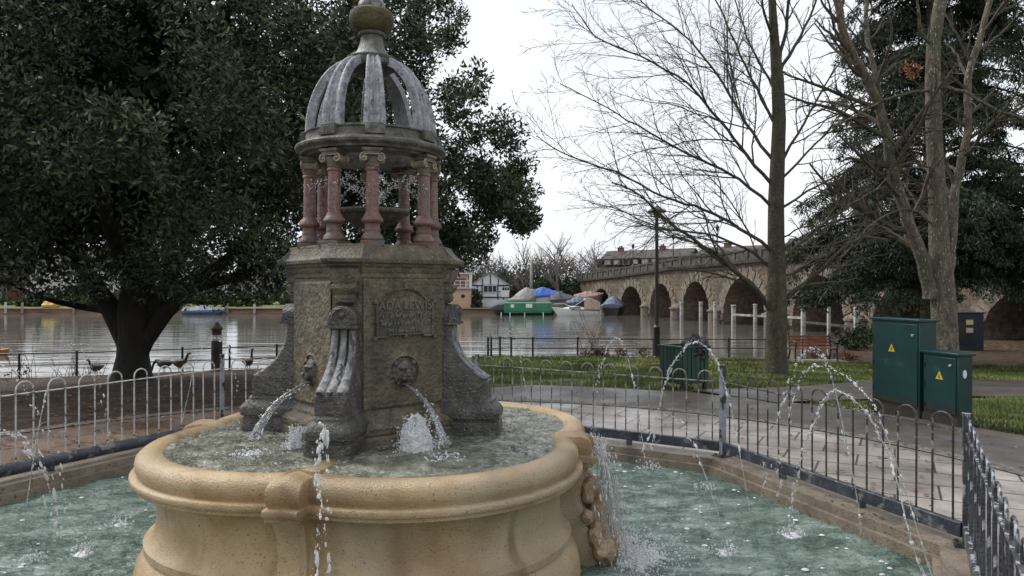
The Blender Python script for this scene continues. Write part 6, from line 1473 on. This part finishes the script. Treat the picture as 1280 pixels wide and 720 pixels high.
foam_dome(520, 560, 4.2, .19, .185, 'white foaming dome of water below the lion mask on the plaque face', 1)
foam_dome(374, 553, 4.25, .13, .125, 'small white foaming dome left of the front buttress foot', 2)
# splashes / foam on water
def splash(x, y, z, n_, rad, hh, label, seed, name='water_splash', patch=True):
    rnd = random.Random(seed); t = thing(name, label, 'splash', (x, y, z), 0, 'splashes where the jets land'); mb = MB()
    for i in range(n_):
        a = rnd.uniform(0, 6.28); r_ = rad*rnd.random()**.7; droplet(mb, (r_*math.cos(a), r_*math.sin(a), .004+rnd.random()**2.2*hh*(1.1-r_/rad)), rnd.uniform(.002, .0075))
    mb.build('droplets', M['foam'], t)
    if patch:
        mb = MB()
        def ff(u, v):
            a = u*2*math.pi; k_ = rad*.55*(1+.6*mnoise.noise((math.cos(a)*2+seed, math.sin(a)*2, 0))); r_ = v*k_
            return (r_*math.cos(a), r_*math.sin(a), .006+.016*max(0, mnoise.noise((r_*math.cos(a)*55, r_*math.sin(a)*55, seed)))*(1-v)*2-.02*v*v)
        mb.grid(ff, 36, 12, True); mb.build('froth', M['foam'], t)
sp = [(785, 672, 'white splash in the pool just right of the basin foot'), (990, 668, 'splash under the thick right hand jet'), (150, 655, 'white splash in the pool left of the basin'), (105, 690, 'splash in the pool at lower left'), (965, 600, 'splash by the right kerb below the bench jet'), (905, 690, 'splash in the open pool right of the basin, lower'), (815, 585, 'small splash near the far kerb right of the basin'), (880, 610, 'small splash by the far kerb below the blue grey post'), (40, 700, 'splash in the pool at the left lower corner')]
for i, (px, py, lb) in enumerate(sp):
    Y = 900*(1.6-PZ)/(py-360); splash(X(px, Y), Y, PZ, 70, .10, .10, lb, i+1, patch=i in (0, 1, 2, 3, 5))
for i, (px, Y, lb) in enumerate(((557, 3.97, 'froth where the plaque face spout lands in the basin'), (315, 4.08, 'froth where the left face spout lands in the basin'))):
    splash(X(px, Y), Y, .655, 90, .12, .05, lb, 30+i)
# floating foam flecks on the pool
mb = MB(); rnd = random.Random(6); PIn = inset(OCT, .24)
for i in range(230):
    a = rnd.uniform(-2.2, 2.4) if rnd.random() < .8 else rnd.uniform(2.4, 4.2); ro = octR(a, PIn); r_ = 1.75+(ro-1.75)*rnd.random()**.55; x_, y_ = CX+r_*math.cos(a), CY+r_*math.sin(a); s_ = rnd.uniform(.006, .024)
    mb.ball((x_, y_, PZ-.005), s_, (1, rnd.uniform(.6, 1), .35), 8, 4)
o = mb.build('foam_flecks', M['foam']); tag(o, 'white bubbles and foam flecks floating on the green pool', 'foam', kind='stuff')
# cascade over the right notch
def cascade():
    rnd = random.Random(3); t = thing('cascade', 'thin broken cascade spilling over the right notch of the basin', 'water cascade', (CX, CY, 0), RZ)
    mb = MB()
    for i in range(26):
        a = rnd.uniform(-.17, .16); r0 = 1.49+rnd.uniform(-.01, .02); k_ = rnd.uniform(.02, .17); pts = []
        x0, y0 = r0*math.cos(a*.5), r0*math.sin(a*.5)+a*.6
        for q in range(8):
            u = q/7; pts.append((x0+k_*u*1.1, y0+a*.2*u, .60-.74*u*u-.04*u))
        mb.tube(pts, [rnd.uniform(.0025, .006) for _ in range(8)], 5)
    mb.build('threads', M['stream'], t); mb = MB()
    for i in range(1050):
        u = rnd.random(); a = rnd.gauss(-.07, .11+.04*u); r_ = 1.50+.20*u*rnd.random()+rnd.gauss(0, .03); droplet(mb, (r_, a*1.3, .60-.70*u*u+rnd.gauss(0, .02)), .0015+.005*rnd.random()**2.5, (.15, 0, -1), rnd.uniform(1.2, 3.2))
    mb.build('droplets', M['drop'], t)
    mb = MB()
    for i in range(2000):
        a = rnd.gauss(-.08, .17); r_ = 1.62+abs(rnd.gauss(0, .16)); droplet(mb, (r_, a, PZ+rnd.random()**3*.13), .0015+.006*rnd.random()**2.2)
    mb.build('froth', M['foam'], t); mb = MB()
    def ff(u, v):
        a = u*2*math.pi; k_ = .20*(1+.7*mnoise.noise((math.cos(a)*1.8, math.sin(a)*1.8, 5))); r_ = v*k_; x_, y_ = 1.74+r_*math.cos(a), -.06+r_*1.35*math.sin(a)
        return (x_, y_, PZ+.002+.03*max(0, mnoise.noise((x_*30, y_*30, 2)))*(1-v)+.02*max(0, mnoise.noise((x_*70, y_*70, 7)))-.03*v*v)
    mb.grid(ff, 90, 40, True); mb.build('froth_patch', M['foam'], t)
cascade()
# water fan among columns
t = thing('column_spray', 'fine water spray flying between the red granite columns', 'water spray', (CX, CY, 2.1), 0); mb = MB(); rnd = random.Random(2)
for jx in range(9):
    a = jx*2*math.pi/9+.2
    for i in range(75):
        u = rnd.random(); r_ = .03+.42*u; zz = .06+.42*u*(1.25-u*1.1); droplet(mb, (r_*math.cos(a)+rnd.gauss(0, .014), r_*math.sin(a)+rnd.gauss(0, .014), zz+rnd.gauss(0, .014)), rnd.uniform(.0018, .005))
mb.build('droplets', M['drop'], t); mb = MB()
for jx in range(9):
    a = jx*2*math.pi/9+.2; mb.tube([((.02+.4*u/8)*math.cos(a), (.02+.4*u/8)*math.sin(a), .06+.42*(u/8)*(1.25-u/8*1.1)) for u in range(9)], .0022, 5)
mb.build('threads', M['stream'], t)

# ------------------------------------------------------------------ ground details
# grass blades on the lawn
def in_path(x, y):
    for i in range(0, 60):
        p = pc_at(i/59)
        if (p-Vector((x, y))).length < .85+.9*sstep(.15, .6, i/59)+.05: return True
    return False
N = 0; Vg = []; rnd = random.Random(15)
while N < 52000:
    Y = 8+16*rnd.random()**1.5; px = rnd.uniform(590, 1330); x_ = X(px, Y)
    r_ = math.hypot(x_-CX, Y-CY)
    if r_ < 7.15: continue
    if Y > shoreY(x_)-.5: continue
    if mnoise.noise((x_*.9, Y*.9, 7)) < -.12+(.25 if r_ < 8.3 else 0): 
        if rnd.random() < .85: continue
    if N % 3 == 0 or True:
        if (5 < Y < 18.5) and in_path(x_, Y): continue
    z_ = gz(x_, Y)+.02; h_ = rnd.uniform(.02, .055)*(1+Y*.02); a = rnd.uniform(0, 6.28); w_ = .005+.0006*Y; lx, ly = rnd.gauss(0, .02), rnd.gauss(0, .02)
    Vg += [(x_-w_*math.cos(a), Y-w_*math.sin(a), z_-.02), (x_+w_*math.cos(a), Y+w_*math.sin(a), z_-.02), (x_+lx, Y+ly, z_+h_)]; N += 1
o = npmesh('grass', np.array(Vg), np.arange(len(Vg)).reshape(-1, 3), M['blade']); tag(o, 'short uneven grass on the lawn between path and river', 'grass', kind='stuff')
# fallen leaves
mb = MB(); rnd = random.Random(16); Vl = []
def leaf(x, y, z, s):
    a = rnd.uniform(0, 6.28); b2 = rnd.uniform(-.4, .4); c, s_ = math.cos(a)*s, math.sin(a)*s
    Vl.extend([(x-c, y-s_, z+.004), (x-s_*.5, y+c*.5, z+.004+abs(b2)*s), (x+c, y+s_, z+.006), (x+s_*.5, y-c*.5, z+.004+abs(b2)*s*.5)])
for i in range(5200):
    k_ = rnd.random()
    if k_ < .62: px = rnd.uniform(-60, 360); Y = rnd.uniform(6.5, 20.3)
    elif k_ < .8: px = rnd.uniform(1000, 1300); Y = rnd.uniform(20, 28)
    else: px = rnd.uniform(600, 1300); Y = rnd.uniform(5, 24)
    x_ = X(px, Y); r_ = math.hypot(x_-CX, Y-CY)
    if r_ < 3.75 or Y > shoreY(x_)-.3: continue
    leaf(x_, Y, gz(x_, Y)+.012, rnd.uniform(.015, .04))
for i in range(60):
    e_ = rnd.randrange(4); p_ = Vector(OCT[e_]).lerp(Vector(OCT[e_+1]), rnd.random()); q_ = p_.lerp(Vector((CX, CY)), rnd.uniform(.0, .04)); leaf(q_.x, q_.y, .037, rnd.uniform(.01, .025))
o = npmesh('fallen_leaves', np.array(Vl), np.arange(len(Vl)).reshape(-1, 4), M['leaf_dead']); tag(o, 'brown fallen leaves scattered over soil, paving and lawn', 'leaves', kind='stuff')
# scrub on the bank by the railing
def scrub(px, Y, w, h, label, seed, leaves=60):
    x = X(px, Y); z = gz(x, min(Y, shoreY(x)-.4)); rnd2 = random.Random(seed); t = thing('twiggy_shrub', label, 'shrub', (x, Y, z), 0, 'bare scrub along the river bank'); mb = MB()
    for i in range(int(16*w)):
        p = (rnd2.uniform(-w/2, w/2), rnd2.uniform(-.2, .2), -.05); q = limb_pts(p, (rnd2.uniform(-.6, .6), rnd2.uniform(-.3, .3), 1), h*rnd2.uniform(.4, 1), 5, 0, .2, rnd2); mb.tube(q, [.010, .008, .007, .006, .005, .004], 4, cap=False); sprout(mb, q, .006, .004, 0, rnd2, [(4, .4, 40, 3, 3, .0035)])
    mb.build('twigs', M['twig'], t)
    if leaves: 
        cs = [(x+rnd2.uniform(-w/2, w/2), Y+rnd2.uniform(-.25, .25), z+rnd2.uniform(.02, .22)) for _ in range(int(7*w))]; leaf_cloud('dead_leaves', cs, [.16]*len(cs), leaves, .07, M['leaf_dead'], t, aspect=.6)
scrub(770, 24.2, 2.3, .7, 'tangled bare scrub and dead leaves on the bank left of the lamp post', 1)
scrub(742, 24.5, .7, 2.2, 'tall thin saplings growing at the bank left of the lamp post', 2, 0)
scrub(1045, 25.6, 1.8, .55, 'dead leaf covered scrub on the bank right of the bench', 3)
scrub(855, 24.9, 1.2, .4, 'low leafy scrub on the bank right of the lamp post', 4)
scrub(100, 20.6, 1.2, .7, 'thin bare twigs on the left bank left of the evergreen trunk', 5, 0)
scrub(28, 20.6, .6, 1.7, 'tall thin bare saplings on the left bank at the left edge', 6, 20)

for px, Y, w_, h_, lb in ((1060, 30, 1.6, .9, 'dark evergreen bush on the bank below the near bridge arch'), (1082, 31, 1.5, 1.1, 'dark bush against the bridge abutment left of the tall cabinet'), (1035, 29, 1.4, .5, 'low dark bush behind the bench')):
    bush(px, Y, w_, h_, 1.2, lb, 'leaf_bush', 30, .10, grp='bushes on the bank by the bridge')

for px, Y, w_, h_, lb in ((672, 100, 9, 7.0, 'brown thicket behind the blue and grey covered boats'), (712, 102, 9, 7.5, 'brown thicket behind the pink covered boat'), (752, 100, 8, 6.6, 'brown thicket beside the far bridge end'), (610, 100, 9, 6.8, 'brown thicket behind the boathouse'), (575, 98, 8, 6.2, 'brown thicket behind the cream riverside house')):
    bush(px, Y, w_, h_, 5, lb, 'leaf_scrub', 130, .22, name='thicket', cat='thicket', grp='leafless thickets beyond the river')
for src, px, Y, rz, sc, lb in ((f1, 688, 96, 2.2, 1.12, 'tall leafless tree above the blue tarpaulin boat'), (f2, 738, 94, 3.3, 1.15, 'tall leafless tree left of the far bridge end'), (f3, 785, 100, 1.1, 1.1, 'leafless tree rising over the bridge left of the lamp post'), (f1, 660, 104, 4.4, 1.1, 'leafless tree above the grey tarpaulin boat'), (f2, 808, 106, 5.1, 1.1, 'leafless tree rising over the bridge just left of the lamp post'), (f3, 616, 90, 1.9, .95, 'leafless tree close behind the boathouse')):
    x_ = X(px, Y); dup(src, (x_, Y, gz(x_, Y)), rz, lb, sc)
for o in bpy.data.objects:      # uncountable drops and froth are one part of their jet or splash
    if o.parent and o.name.split('.')[0] in ('droplets', 'threads', 'froth', 'froth_patch'): o['kind'] = 'stuff'
